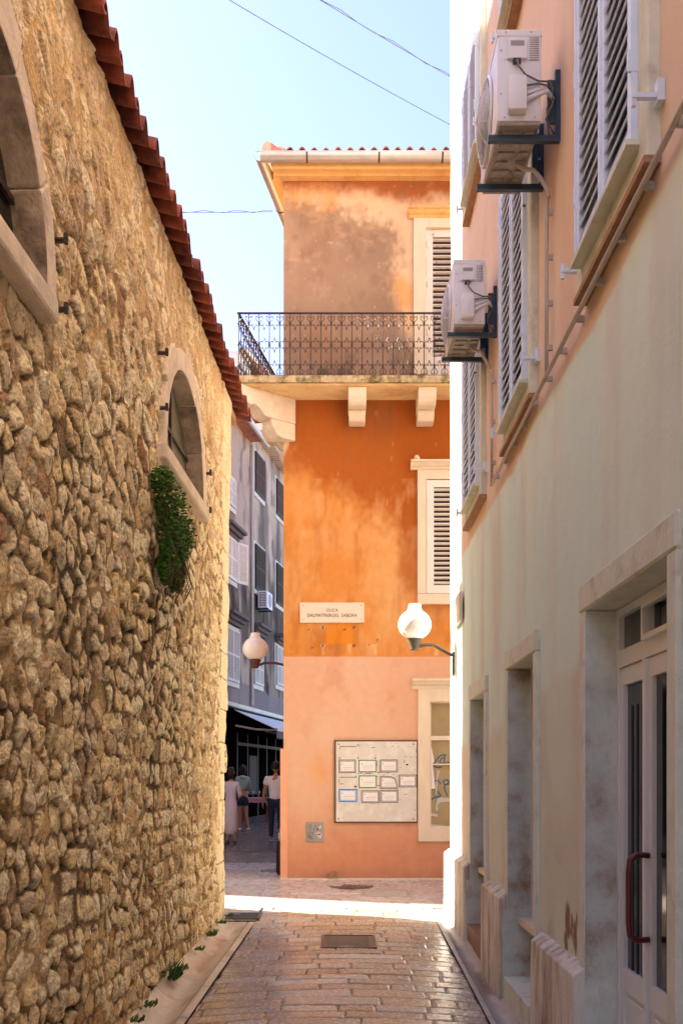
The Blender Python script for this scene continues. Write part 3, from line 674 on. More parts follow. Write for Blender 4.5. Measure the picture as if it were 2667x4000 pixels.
# 2 shuttered window
s=MB(); s.box(ux(957),ux(977),-.05,.12,uz(1365),uz(1081)); s.box(ux(1133),ux(1153),-.05,.12,uz(1365),uz(1081)); s.box(ux(977),ux(1133),-.048,.12,uz(1102),uz(1081))
w2=s.build('shuttered_window',M['trim_pale'],OB)
s=MB(); hood(s,ux(941),ux(1169),uz(1080),uz(1062),.15); s.build('window_hood',M['trim_pale'],w2)
MB().box(ux(957),ux(1153),-.07,.1,uz(1389),uz(1366),.006).build('sill',M['trim_pale'],w2)
for a,b_ in ((978,1054),(1056,1132)):
    s=MB(); louvre(s,ux(a)+.003,ux(b_)-.003,uz(1364),uz(1104),-.03,fr=.10,pitch=.068,tilt=62,sl=.012,th=.045,cov=.62); s.box(ux(a),ux(a)+.02,-.045,-.03,uz(1364),uz(1104)); s.build('louvred_shutter',M['shutter_w'],w2)
MB().box(ux(978),ux(1132),.06,.08,uz(1364),uz(1103)).build('dark_backing',M['brown'],w2)
for py in (1160,1260,1330): MB().tube([(ux(980),-.045,uz(py)),(ux(980),-.045,uz(py)+.07)],.01,6).build('hinge',M['shutter_w'],w2)
o=MB().lathe((ux(955),-.08,uz(1061)),[(.03,0),(.045,.03),(.03,.06),(.008,.075)],12).build('stone_ball',M['trim_pale'],w2,smooth=True)
# 3 shop window with graffiti
s=MB(); s.box(ux(958),ux(986),-.05,.14,uz(1903),uz(1583)); s.box(ux(1130),ux(1158),-.05,.14,uz(1903),uz(1583)); s.box(ux(986),ux(1130),-.048,.14,uz(1612),uz(1583)); s.box(ux(959),ux(1157),-.052,.14,uz(1932),uz(1903))
w3=s.build('shop_window',M['trim_pale'],OB)
s=MB(); hood(s,ux(945),ux(1171),uz(1583),uz(1560),.14); s.build('window_hood',M['trim_pale'],w3)
s=MB(); 
for a,b_,v0,v1 in ((986,989,1612,1903),(1127,1130,1612,1903),(1057,1061,1612,1903)): s.box(ux(a),ux(b_),.03,.07,uz(v1),uz(v0))
s.box(ux(989),ux(1127),.028,.068,uz(1700),uz(1690)); s.box(ux(989),ux(1127),.03,.068,uz(1903),uz(1898)); s.box(ux(989),ux(1127),.03,.068,uz(1615),uz(1612)); s.box(ux(989),ux(1127),.032,.066,uz(1757),uz(1754))
s.build('window_frame',M['winframe'],w3)
MB().box(ux(988),ux(1128),.07,.08,uz(1900),uz(1613)).build('papered_pane',M['kraft'],w3)
def curve2(pts,n=6):
    P_=[Vector((p[0],p[1],0)) for p in pts]; out=[]
    for i in range(len(P_)-1):
        p0=P_[max(i-1,0)];p1=P_[i];p2=P_[i+1];p3=P_[min(i+2,len(P_)-1)]
        for k in range(n):
            t=k/n; out.append(.5*((2*p1)+(-p0+p2)*t+(2*p0-5*p1+4*p2-p3)*t*t+(-p0+3*p1-3*p2+p3)*t**3))
    out.append(P_[-1]); return out
gf=MB()
def crop4(x,y): return ((1280+x/3.015)/1.701,(2850+y/3.015)/1.701)
for st_ in [[(1250,400),(1300,330),(1340,300),(1395,300)],[(1375,300),(1372,400)],[(1372,395),(1320,390),(1330,350),(1360,330)],[(1372,400),(1390,405)],[(1250,430),(1290,450),(1340,440)],[(1400,385),(1440,390),(1450,370)],[(1255,615),(1290,600),(1330,640)],[(1425,640),(1380,650),(1360,610),(1400,590),(1425,620),(1380,660),(1375,700),(1410,785)],[(1220,830),(1260,800),(1330,780),(1290,730)]]:
    pp=[crop4(*p) for p in st_]; gf.tube([(ux(p.x),.066,uz(p.y)) for p in curve2(pp,4)],.008,4)
gf.build('graffiti',M['graf'],w3)
tp=MB()
for poly in [[(1215,1120),(1290,1125),(1390,1140),(1300,1155),(1215,1155)],[(1290,470),(1315,490),(1290,620),(1280,780),(1268,760),(1275,600)],[(1290,820),(1340,800),(1445,815),(1445,850),(1320,860),(1290,900),(1300,950),(1270,960),(1265,920)],[(1215,990),(1295,1000),(1290,1030),(1215,1020)]]:
    tp.prism([ (ux(crop4(*p)[0]),uz(crop4(*p)[1])) for p in poly],.062,.068,lambda a,b_,h:(a,h,b_))
tp.build('paper_residue',M['tear'],w3)
sh=MB().prism([(ux(crop4(*p)[0]),uz(crop4(*p)[1])) for p in [(1208,190),(1222,230),(1250,380),(1228,400),(1262,695),(1212,702)]],.02,.05,lambda a,b_,h:(a,h,b_)).build('hanging_shirt',M['paper'],None,loc=(-.83,YB,0)); tag(sh,'white shirt hanging at the left edge of the papered shop window','shirt')

# balcony
BY=-.60; BXL=-.62; bz0,bz1=6.875,6.995
bs=MB()
pF=[Vector((BXL,BY,0)),Vector((5.2,BY,0)),Vector((5.2,0.02,0)),Vector((.02,.02,0)),Vector((.02,.02,0))+sdv*9,Vector((BXL,BY,0))+sdv*9.6]
def ext(mb,pts,z0,z1):
    n=len(pts); mb.add([(p.x,p.y,z0) for p in pts]+[(p.x,p.y,z1) for p in pts],[tuple(range(n)),tuple(range(n,2*n))]+[(i,(i+1)%n,(i+1)%n+n,i+n) for i in range(n)])
ext(bs,pF,bz0+.03,bz1)
bal=bs.build('balcony',M['slab'],OB)
bs=MB(); pI=[Vector((BXL+.05,BY+.05,0)),Vector((5.2,BY+.05,0)),Vector((5.2,0.0,0)),Vector((.0,.0,0)),Vector((.0,.0,0))+sdv*9,Vector((BXL+.05,BY+.05,0))+sdv*9.5]
ext(bs,pI,bz0,bz0+.029); bs.build('slab_underside',M['soffit'],bal)
# corbels
def corbel(L=.52,wd=.25,h=.36,two=True):
    mb=MB(); P1=[(0,0),(L,0),(L+.01,-.05),(L,-.13),(L-.04,-.2),(L-.09,-.235),(L*.5,-.24),(0,-.24)]
    P2=[(0,-.241),(L*.56,-.241),(L*.58,-.28),(L*.5,-.35),(L*.44,-.385),(0,-.385)]
    mb.prism(P1,-wd/2,wd/2,lambda a,b_,h_:(h_,-a,b_)); mb.prism(P2,-wd/2+.008,wd/2-.008,lambda a,b_,h_:(h_,-a,b_))
    return mb
for px in (818,973):
    cb=corbel().build('corbel',M['trim_pale'],bal,loc=(ux(px),0,bz0)); cb.modifiers.new('b','BEVEL').width=.01
cc=MB(); L=.92
cc.prism([(0,0),(L,0),(L+.01,-.06),(L-.02,-.15),(L-.08,-.22),(L-.16,-.25),(L-.22,-.22),(L-.30,-.26),(L-.38,-.34),(L-.46,-.36),(0,-.36)],-.13,.13,lambda a,b_,h_:(h_,-a,b_))
cc.prism([(0,-.361),(L-.5,-.361),(L-.5,-.42),(L-.55,-.5),(L-.62,-.58),(L-.68,-.6),(0,-.6)],-.122,.122,lambda a,b_,h_:(h_,-a,b_))
o=cc.build('corner_corbel',M['trim_warm'],bal,loc=(.10,.06,bz0),rz=R(-52)); o.modifiers.new('b','BEVEL').width=.01
for k in range(6):
    p=sdv*(1.15+1.25*k); cb=corbel(L=.58,wd=.24).build('corbel',M['trim_warm'],bal,loc=(p.x+.01,p.y,bz0),rz=R(-90)-math.atan(.165)); cb.modifiers.new('b','BEVEL').width=.01
    s=MB().prism([(0,-.386),(.22,-.386),(.2,-.5),(.12,-.6),(.05,-.66),(0,-.68)],-.1,.1,lambda a,b_,h_:(h_,-a,b_)); s.build('corbel_base',M['trim_warm'],bal,loc=(p.x+.01,p.y,bz0),rz=R(-90)-math.atan(.165))
# railing balusters with scrollwork
RS=.1421; RH=.865; q_=.00203
def curve3(pts,n=5): return [(p.x,0,p.y) for p in curve2(pts,n)]
def make_bal(sides):
  bl_=MB(); bl_.tube([(0,0,0),(0,0,RH)],.0072,6)
  for sx in sides:
      def Tz(y): return RH-(y-38)*q_
      f=lambda L_:[(sx*a*q_,Tz(b_)) for a,b_ in L_]
      rr=.0048
      for L_ in ([(6,66),(12,60),(17,55),(22,60),(23,70),(17,82),(8,92),(1,106)],[(1,106),(8,118),(16,119),(22,112),(26,112)],[(24,112),(27,120),(30,130),(35,150)],
                 [(1,250),(6,235),(14,226),(22,229),(26,234)],[(26,234),(27,222),(31,212),(35,200)],[(1,250),(6,263),(14,274),(22,272),(26,266)],[(26,266),(28,278),(31,288),(35,303)],
                 [(1,394),(8,384),(16,384),(22,391),(26,391)],[(25,391),(27,380),(31,368),(35,354)],[(1,394),(8,410),(18,424),(22,440),(17,450),(11,446),(7,440)]):
          bl_.tube(curve3(f(L_),4),rr,4)
  for zc in (106,250,394): bl_.lathe((0,0,RH-(zc-38)*q_-.012),[(.008,0),(.016,.006),(.016,.018),(.008,.024)],8)
  return bl_
xb0=BXL+.03; yb0=BY+.035
proto=make_bal((-1,1)).build('baluster',M['iron'],bal,loc=(xb0+RS,yb0,bz1))
co=make_bal((1,)).build('baluster',M['iron'],bal,loc=(xb0,yb0,bz1)); co2=make_bal((1,)).build('baluster',M['iron'],bal,loc=(xb0+.001,yb0+.001,bz1),rz=math.pi/2-math.atan(.165))
for k in range(2,38):
    o=proto.copy(); C.objects.link(o); o.location=(xb0+k*RS,yb0,bz1)
for k in range(1,46):
    o=proto.copy(); C.objects.link(o); p=Vector((xb0,yb0,0))+sdv*(k*RS); o.location=(p.x,p.y,bz1); o.rotation_euler=(0,0,math.pi/2-math.atan(.165))
pe=Vector((xb0,yb0,0))+sdv*9.2
for z,r_ in ((RH+.006,.016),(.01,.010)):
    s=MB(); a=r_; s.box(xb0-a,5.2,yb0-a,yb0+a,bz1+z-a*.55,bz1+z+a*.55); s.build('rail',M['iron'],bal)
    s=MB(); s.obox((Vector((xb0,yb0,bz1+z))+pe.to_3d()+Vector((0,0,bz1+z)))/2 ,(2*a,9.2,a*1.1-.002),Matrix.Rotation(-math.atan(.165),3,'Z')); s.build('rail',M['iron'],bal)

# street name plaque
SG=empty('street_sign',(ux(761.5)-.83,YB-.02,uz(1431)),0,'pale stone street name plaque reading ULICA DALMATINSKOG SABORA on the orange wall','sign')
sw_,sh_=147/160,46/160
MB().box(-sw_/2,sw_/2,-.02,.015,0,sh_,.004).build('plaque',M['sign'],SG)
def text(s,size,x,z,y,mat,parent,name='lettering',sp=1.0,w=None,h=None,ext_=.001):
    cu=bpy.data.curves.new(name,'FONT'); cu.body=s; cu.size=size; cu.align_x='CENTER'; cu.space_character=sp; cu.extrude=ext_
    t=bpy.data.objects.new('tmp',cu); C.objects.link(t); dg=bpy.context.evaluated_depsgraph_get()
    me=bpy.data.meshes.new_from_object(t.evaluated_get(dg)); C.objects.unlink(t); bpy.data.objects.remove(t)
    xs=[v.co.x for v in me.vertices]; ys=[v.co.y for v in me.vertices]; me.transform(Matrix.Diagonal((w/(max(xs)-min(xs)),h/(max(ys)-min(ys)),1,1)))
    me.transform(Matrix.Rotation(R(90),4,'X')); me.materials.clear(); me.materials.append(mat); me.name=name
    o=bpy.data.objects.new(name,me); C.objects.link(o); o.parent=parent; o.location=(x,y,z); return o
text('ULICA',.1,0,.157,-.022,M['ink'],SG,sp=1.1,w=.165,h=.047); text('DALMATINSKOG  SABORA',.1,0,.082,-.022,M['ink'],SG,sp=1.08,w=.705,h=.047)
for a in (-1,1):
    for b_ in (0,1): MB().lathe((a*(sw_/2-.045),-.02,.045+b_*(sh_-.09)),[(.007,0),(.006,.004)],8,'y').build('screw',M['ink'],SG)
# notice board
NB=empty('notice_board',(ux(862)-.83,YB-.03,uz(1890)),0,'square pale notice board with dark edge and screws beside the shop window','notice board')
bw=190/160
MB().box(-bw/2,bw/2,-.02,.03,0,bw).build('board_frame',M['boardframe'],NB)
MB().box(-bw/2+.022,bw/2-.015,-.026,-.0205,.022,bw-.022).build('board_panel',M['board'],NB)
for a in (-1,1):
    for b_ in (0,1): MB().lathe((a*(bw/2-.06),-.026,.06+b_*(bw-.12)),[(.013,0),(.011,.006),(.003,.008)],10,'y').build('screw',M['brass'],NB)
def c4(x,y):  # crop coords -> local to board
    u,v=crop4(x,y); return ux(u)-ux(862), uz(v)-uz(1890)
tp=MB()
for (a,b_,cw,chh) in [(235,203,200,6),(137,222,6,20),(345,183,18,6),(352,190,5,16),(368,178,5,16),(372,200,12,5),(530,215,36,6),(660,205,12,5),(797,168,12,5),(760,198,20,4),(820,200,16,4),(970,203,12,6),(1032,262,5,20),(1034,235,6,8),(135,335,28,5),(126,345,5,18),(352,338,14,14),(552,338,16,14),(552,306,10,5),(910,320,22,5),(972,325,14,7),(893,378,8,24),(925,415,26,18),(1026,392,12,5),(850,445,10,6),(1015,474,8,5),(575,400,5,60),(590,505,24,6),(600,512,12,5),(357,522,12,14),(387,515,9,16),(470,516,70,8),(418,530,6,12),(235,562,196,6),(128,605,5,40),(155,641,52,6),(325,555,8,18),(320,672,26,16),(575,556,14,7),(588,660,24,8),(652,530,14,4),(695,512,18,6),(770,532,24,4),(840,820,8,7),(188,882,10,5),(363,882,10,6),(1015,940,5,8),(1016,955,6,6),(1035,1008,5,8),(905,764,50,4),(805,550,14,5),(1030,325,12,8)]:
    x,z=c4(a,b_); w2_=cw/3.015/1.701/160/2; h2=chh/3.015/1.701/160/2; tp.box(x-w2_,x+w2_,-.0285,-.0265,z-h2,z+h2)
tp.build('tape_scraps',M['inkblack'],NB)
NT=[((125,357,325,513),'inkgrey','black and grey double border','top left'),((355,358,567,505),'inkgreen','green border','upper of the two green ones'),((604,356,815,505),'inkblack','black double border','top row, right of the green one'),
    ((357,541,568,690),'inkgreen','green border','lower of the two green ones'),((608,548,820,696),'inkblack','black border and a curling top right corner','middle row'),((827,533,1038,680),'inkblack','black double border','farthest right'),
    ((124,700,340,852),'inkblue','bright blue border','bottom left'),((388,718,600,866),'inkblack','black double border','bottom row centre, below the lower green one'),((610,712,820,860),'inkblack','ornate black border','bottom row right')]
for (x0,y0,x1,y1),mt,bd_,pos in NT:
    xa,za=c4(x0,y1); xb,zb_=c4(x1,y0); wN,hN=xb-xa,zb_-za
    n=empty('notice',(NB.location.x+xa,NB.location.y-.0275,NB.location.z+za),0,'paper notice with '+bd_+', '+pos,'notice','paper notices on the board')
    pl=[(0,0),(wN,0),(wN,hN),(0,hN)]
    if 'curling' in bd_: pl=[(0,0),(wN,0),(wN*.93,hN*.45),(wN*.85,hN*.84),(wN*.6,hN*.97),(wN*.3,hN),(0,hN)]
    MB().prism(pl,-.002,0,lambda a,b__,h:(a,h,b__)).build('sheet',M['paper'],n)
    s=MB(); t=.016 if mt in('inkgreen',) else .010
    def ring(i,t,y):
        P_=pl; cx_,cz_=wN/2,hN/2
        sc=lambda p,k:(cx_+(p[0]-cx_)*(1-2*k/wN),cz_+(p[1]-cz_)*(1-2*k/hN))
        A=[sc(p,i) for p in P_];B=[sc(p,i+t) for p in P_]; m_=len(P_)
        s.add([(a,y,b__) for a,b__ in A]+[(a,y,b__) for a,b__ in B],[(k,(k+1)%m_,(k+1)%m_+m_,k+m_) for k in range(m_)])
    ring(.0,t,-.0032)
    if mt=='inkblue': ring(.0,.016,-.0033); ring(.022,.006,-.0032)
    elif mt!='inkgreen': ring(.018,.007,-.0032)
    s.build('border',M[mt if mt!='inkgrey' else 'inkblack'],n)
    s=MB(); s.box(wN*.17,wN*.17+.013,-.0045,-.0022,hN*.62,hN*.62+.018)
    s.build('portrait',M['inkgrey'],n)
    s=MB(); 
    for z,a,b__,h in ((.55,.32,.80,.0018),(.42,.22,.82,.0045),(.32,.25,.78,.0015),(.25,.28,.76,.0015),(.84,.46,.56,.003)): s.box(wN*a,wN*b__,-.0040,-.0021,hN*z,hN*z+h)
    s.build('print',M['inkgrey'],n)
# utility box
UB=empty('utility_box',(ux(722)-.83,YB-.012,uz(1934)),0,'small grey metal utility door with scribbles and stickers set in the pink wall','utility box')
MB().box(-.125,.125,-.012,.02,0,.2875,.003).build('box_frame',M['utility'],UB)
MB().box(-.112,.112,-.018,-.0125,.012,.275,.002).build('box_door',M['utility'],UB)
s=MB()
for st_ in [[(-.10,.20),(-.08,.24),(-.06,.25),(-.05,.22),(-.07,.20),(-.06,.16)],[(-.10,.15),(-.10,.10),(-.08,.10)],[(-.07,.15),(-.07,.10)],[(-.05,.10),(-.035,.15),(-.02,.10)],[(-.09,.09),(-.10,.07),(-.08,.06),(-.07,.08),(-.08,.09),(-.075,.04)],[(-.05,.09),(-.06,.06),(-.045,.04),(-.03,.06),(-.05,.09)],[(-.02,.2),(-.01,.16)],[(.03,.21),(.03,.17),(.045,.2),(.05,.17)]]:
    s.tube([(p.x,-.0195,p.y) for p in curve2(st_,3)],.0026,4)
s.build('scribble',M['inkblack'],UB)
s=MB(); s.prism([(.04,.2),(.085,.25),(.1,.21),(.07,.19)],-.021,-.0185,lambda a,b_,h:(a,h,b_)); s.prism([(.0,.13),(.06,.15),(.105,.12),(.095,.06),(.06,.05),(.03,.09)],-.021,-.0185,lambda a,b_,h:(a,h,b_)); s.build('sticker',M['tear'],UB)
s=MB().prism([(.02,.12),(.09,.125),(.08,.10),(.03,.105)],-.0225,-.0212,lambda a,b_,h:(a,h,b_)); s.build('red_sticker',mk('red_print',(.5,.06,.05)),UB)
MB().lathe((.005,-.019,.225),[(.012,0),(.01,.004)],10,'y').build('lock',M['brass'],UB)

# ================================================================ GREY BUILDINGS beyond
gx0,gy0=-3.47,32.0
th_=math.atan2(1,.165)
def gpt(px,py):
    k=(px-CX)/F; t=(-3.47-k*32)/(k-.165); Y=32+t; return t*1.0135, ZC+(CY-py)/F*Y
GA=empty('weathered_house',(gx0,gy0,0),th_,'weathered pale house with white shutters behind the stone wall corner','building')
GB=empty('grey_townhouse',(gx0,gy0,0),th_,'dark stained grey town house with brown and black shutters above the awning','building')
def gfacade(root,s0,s1,z1,seed,pale):
    n=int((s1-s0)/.05)+1; m_=int((z1)/.05)+1
    X,Z=np.meshgrid(np.linspace(s0,s1,n),np.linspace(3.7,z1,m_),indexing='ij')
    b=np.ones(X.shape+(3,))*np.array((.46,.37,.29)) if pale else np.ones(X.shape+(3,))*np.array((.29,.235,.185))
    b=mixc(b,(.62,.50,.39),ss(.35,.6,fbm(X*.9,Z*.6,seed,4))*ss(6.5,10.5,Z))
    b=mixc(b,(.10,.09,.09),ss(.6,.72,fbm(X*3,Z*1.2,seed+7,5))*.6)
    b=mixc(b,(.085,.070,.06),ss(.42,.62,fbm(X*1.1,Z*.45,seed+2,5)+.08)*ss(12,8,Z)*.9)
    b=mixc(b,(.02,.018,.018),ss(.55,.66,fbm(X*1.6,Z*.5,seed+4,5))*ss(9,6.5,Z)*ss(3.9,4.8,Z)*.85)
    b=mixc(b,(.24,.21,.22),ss(4.55,4.45,Z+(fbm(X*2,Z*0,seed,2)-.5)*.3)*.8)
    return grid('wall',np.stack([X,(fbm(X*2,Z*2,seed,3)-.5)*.03,Z],-1),b,M['plaster'],root)
sB,_=gpt(574,1300)
zA=12.75; zB=gpt(600,1035)[1]+.3
gfacade(GA,-16.3,sB,zA,201,True); gfacade(GB,sB+.002,16,zB,211,False)
MB().box(-16.3,sB,.06,8,0.0,zA).build('body',M['trim'],GA); MB().box(sB,16,.06,8,0.0,zB).build('body',M['trim'],GB)
# eaves
MB().box(-16.3,sB,-.45,.5,zA,zA+.12).build('eave',M['tile2'],GA); s=MB(); s.tube([(-16.3,-.5,zA),(sB+.4,-.5,zA)],.09,10); s.build('rain_gutter',M['zinc'],GA,smooth='auto')
s=MB()
for k in range(34): s.box(sB+k*.26,sB+k*.26+.14,-.42,.0,zB-.13,zB)
s.box(sB,16,-.5,.5,zB,zB+.1); s.build('eave',M['trim_warm'],GB)
ed=tile_roof(50,.2,2.5,.35,rows=4); ed.v=[(x+sB,y-.55,z+zB+.1) for x,y,z in ed.v]; ed.build('tiled_roof',M['tile'],GB,smooth='auto')
s=MB(); s.tube([(sB,-.07,zA-.1),(sB,-.07,3.9)],.05,8); s.build('downpipe',M['pipe'],GB)
# ledge + near-black sheet painting the shade below the awning
for root,a,b_ in ((GA,-16.3,sB),(GB,sB+.003,16)):
    MB().box(a,b_,-.22,.05,3.66,3.78).build('ledge',M['trim'],root)
    MB().box(a,b_,-.02,.05,-.1,3.655).build('shopfront',M['dark'],root)
def gwin(root,px0,px1,py0,py1,mat,name='shutter',frame=None,open_=False):
    s0,zt=gpt(px0,py0); s1,_=gpt(px1,py0); zb_=gpt(px0,py1)[1]
    s=MB()
    s.box(s0-.1,s1+.1,-.05,.05,zb_-.16,zb_-.01); s.box(s0-.12,s0-.001,-.03,.05,zb_,zt+.1); s.box(s1+.001,s1+.12,-.03,.05,zb_,zt+.1); s.box(s0,s1,-.03,.05,zt+.001,zt+.1)
    f=s.build('window',M['trim'],root)
    mm=(s0+s1)/2
    s=MB(); louvre(s,s0,mm-.004,zb_,zt,-.09,fr=.07,pitch=.08,tilt=40,mid=True,sl=.02); s.build('louvred_shutter',mat,f)
    s=MB(); louvre(s,mm+.004,s1,zb_,zt,-.09,fr=.07,pitch=.08,tilt=40,mid=True,sl=.02); s.build('louvred_shutter',mat,f)
    MB().box(s0,s1,-.02,-.015,zb_,zt).build('dark_backing',M['black'],f)
    return f,s0,s1,zb_,zt
gwin(GB,582,603,1035,1128,M['brown']); gwin(GB,582,604,1248,1352,M['black']); gwin(GB,580,600,1496,1570,M['shutter_g'])
gwin(GB,631,652,1098,1180,M['brown']); gwin(GB,631,652,1292,1385,M['black']); gwin(GB,631,650,1482,1572,M['shutter_g'])
gwin(GA,515,544,1436,1560,M['shutter_g']); gwin(GA,515,536,1085,1150,M['shutter_g'])
f,s0,s1,zb_,zt=gwin(GA,512,539,1222,1320,M['shutter_w'])
s=MB(); louvre(s,0,.52,zb_,zt,0,fr=.07,pitch=.08,tilt=40,sl=.02); s.build('open_shutter',M['shutter_w'],f,loc=(s1+.03,-.10,0),rz=R(-22))
def pedi(root,px0,px1,py):
    s0,z=gpt(px0,py); s1,_=gpt(px1,py); s=MB(); s.box(s0-.15,s1+.15,-.34,0,z,z+.1); s.box(s0-.08,s1+.08,-.22,0,z-.12,z-.001); s.box(s0,s1,-.12,0,z-.24,z-.121); s.build('window_hood',mk('dark_hood',(.14,.12,.12),rough=.9,var=.4,scale=9),root)
pedi(GB,580,602,1438); pedi(GB,631,652,1462); pedi(GA,515,548,1408); pedi(GA,512,541,1204)
# far AC unit and cables
s0,z0=gpt(588,1398)
# background houses high up
BH=empty('pale_rooftop_house',(-6.6,45,0),R(8),'pale upper wall and tiled roof of a house rising far behind the balcony','building')
MB().box(0,2.6,0,8,8,20.2).box(-.1,2.75,-.1,.0,19.9,20.3).build('wall',mk('pale_wall',(.62,.58,.55),rough=.9,var=.1,scale=1),BH)
s=MB(); s.add([(2.2,-.3,20.4),(4.2,-.3,18.6),(4.2,9,18.6),(2.2,9,20.4)],[(0,1,2,3)]); s.add([(2.2,-.3,20.25),(4.2,-.3,18.45),(4.2,9,18.45),(2.2,9,20.25)],[(0,1,2,3)]); s.add([(2.2,-.3,20.4),(4.2,-.3,18.6),(4.2,-.3,18.45),(2.2,-.3,20.25)],[(0,1,2,3)]); s.build('roof',M['tile2'],BH)
MB().box(2.6,4.0,.2,8,8,18.6).build('side_wing',M['weather'],BH)
MB().tube([(4.2,-.35,18.55),(4.2,9,18.55)],.1,8).tube([(2.3,-.4,20.35),(4.25,-.4,18.5)],.11,8).build('rain_gutter',M['zinc'],BH)
s=MB()
for x in (.6,1.9,3.3,4.6,6.0,7.4): s.box(x,x+.09,-.06,-.025,.1,2.9)
s.box(.6,7.5,-.065,-.026,2.5,2.6); s.build('shopfront_frame',mk('shop_wood',(.018,.009,.006),rough=.6),GA)
s=MB(); s.box(2.1,3.1,-.08,-.03,.9,2.2); s.build('shop_shelf',mk('shelf_wood',(.014,.009,.008),rough=.7),GA)
# awning
AW=empty('awning',(gx0,gy0,0),th_,'pale grey fabric awning stretched out over the dark restaurant front','awning')
s=MB(); zt,zf,pj=3.6,2.98,1.45
n=24; vs_=[];fs_=[]
for k in range(n+1):
    x=.05+k*9/n
    vs_+=[(x,-.1,zt),(x,-pj,zf),(x,-pj,zf-.02),(x,-.1,zt-.02)]
for k in range(n): a=4*k; fs_+=[(a,a+1,a+5,a+4),(a+2,a+3,a+7,a+6),(a+1,a+2,a+6,a+5)]
fs_+=[(0,1,2,3)]
s.add(vs_,fs_); s.build('canopy',M['awning'],AW)
s=MB(); s.box(.0,9.1,-pj-.06,-pj,zf-.07,zf+.02); s.build('front_bar',M['shutter_g'],AW)
s=MB(); 
for k in range(30): s.add([(.05+k*.3,-pj-.02,zf-.07),(.35+k*.3,-pj-.02,zf-.07),(.35+k*.3,-pj-.02,zf-.26),(.2+k*.3,-pj-.02,zf-.32),(.05+k*.3,-pj-.02,zf-.26)],[(0,1,2,3,4)])
s.build('valance',mk('valance_cloth',(.16,.13,.11),rough=.9),AW)
for x in (.25,4.2): MB().tube([(x,-.1,zt-.5),(x-.02,-.75,zt-.62),(x,-pj,zf-.04)],.035,6).build('folding_arm',M['shutter_g'],AW)

# ================================================================ RIGHT BUILDING
WX=1.32
RB=empty('peach_building',(WX,0,0),R(-90),'peach and beige plastered building with white louvred shutters along the right side','building')
def ry(px,W=WX): return W*F/(px-CX)
# ground openings: (Y0,Y1,Ztop,Zbottom)
DOOR=(4.09,5.47,2.345); WN2=(6.95,8.02); WN3=(9.35,10.35)
ny=int(14.9/.025); nz3=int(13.2/.025)
Yg3,Zg3=np.meshgrid(np.linspace(-2.5,12.4,ny),np.linspace(-.6,12.6,nz3),indexing='ij')
c=np.ones(Yg3.shape+(3,))*np.array((.70,.86,.80))
c=mixc(c,(.75,.87,.78),ss(.4,.7,fbm(Yg3*.7,Zg3*.4,301,4)))
c=mixc(c,(.70,.72,.66),ss(.45,.7,fbm(Yg3*3,Zg3*.25,302,4))*.6)
c=mixc(c,(.56,.54,.44),ss(.62,.80,vn(Yg3*5,Zg3*.25,303))*ss(3.9,3.4,Zg3)*.25)
pink=ss(.06,-.06,Zg3-(2.18+.14*(fbm(Yg3*1.5,Yg3*0,304,3)-.5)*4 -.05*(Yg3-5)))
c=mixc(c,(.70,.76,.66),pink*.9); c=mixc(c,(.66,.66,.56),pink*ss(.4,.7,fbm(Yg3*1.6,Zg3*1.1,305,4))*.8)
c=mixc(c,(.76,.56,.43),ss(8.6,10,Yg3)*pink*.6)
c=mixc(c,(.50,.46,.36),ss(.93,.97,vn(Yg3*22,Zg3*.33,320))*ss(1.2,1.8,Zg3)*ss(.4,.6,fbm(Yg3*.9,Zg3*.6,324,2))*.3)
c=mixc(c,(.42,.36,.30),ss(.52,.75,fbm(Yg3*4,Zg3*5,321,5))*ss(1.3,.3,Zg3)*.6)
pe_=ss(-.012,.012,Zg3-(3.86+.07*(fbm(Yg3*1.2,Yg3*0,306,3)-.5)*2))
peach=np.ones_like(c)*np.array((.76,.56,.42)); peach=mixc(peach,(.78,.65,.53),fbm(Yg3*.8,Zg3*.5,307,4)); peach=mixc(peach,(.70,.47,.33),ss(.55,.75,fbm(Yg3*2,Zg3*.7,308,4))*.5)
c=c*(1-pe_[...,None])+peach*pe_[...,None]
for (yy,zz,r_) in ((5.98,.62,.06),(5.88,.60,.045),(5.80,.55,.05),(6.02,.45,.05),(5.75,.64,.03)):
    rr=np.hypot(Yg3-yy,(Zg3-zz)*.6)+(fbm(Yg3*18,Zg3*18,310,3)-.5)*.07; c=mixc(c,(.30,.17,.11),ss(r_+.01,r_-.01,rr))
Xd=(fbm(Yg3*1.3,Zg3*1.3,311,3)-.5)*.02+(fbm(Yg3*14,Zg3*14,312,2)-.5)*.002
P=np.stack([-Yg3,Xd,Zg3],-1)
ym=(Yg3[:-1,:-1]+Yg3[1:,1:])/2; zm=(Zg3[:-1,:-1]+Zg3[1:,1:])/2; keep=np.ones(ym.shape,bool)
for a,b_,zt in ((DOOR[0]-.05,DOOR[1]+.05,2.4),(WN2[0]-.03,WN2[1]+.05,2.36),(WN3[0]-.03,WN3[1]+.05,2.3),(1.0,2.6,2.4)): keep&=~((ym>a)&(ym<b_)&(zm<zt)&(zm>-1))
UPW=[(4.25,5.52),(6.87,8.12),(9.32,10.58)]
for a,b_ in UPW+[(1.6,2.86)]:
    for z0,z1 in ((4.17,5.98),(7.32,9.1)): keep&=~((ym>a+.12)&(ym<b_-.12)&(zm>z0)&(zm<z1))
grid('wall',P,c,M['plaster_r'],RB,keep=keep)
s=MB(); s.box(-12.4,20,.45,.6,-.6,12.6); s.box(2.5,20,-.0,.4,-.6,12.6); s.box(-12.4,-12.25,.03,6,-.6,12.6); s.box(-12.5,20,-.25,6,12.6,12.9); s.build('rear_wall',M['trim_pale'],RB)
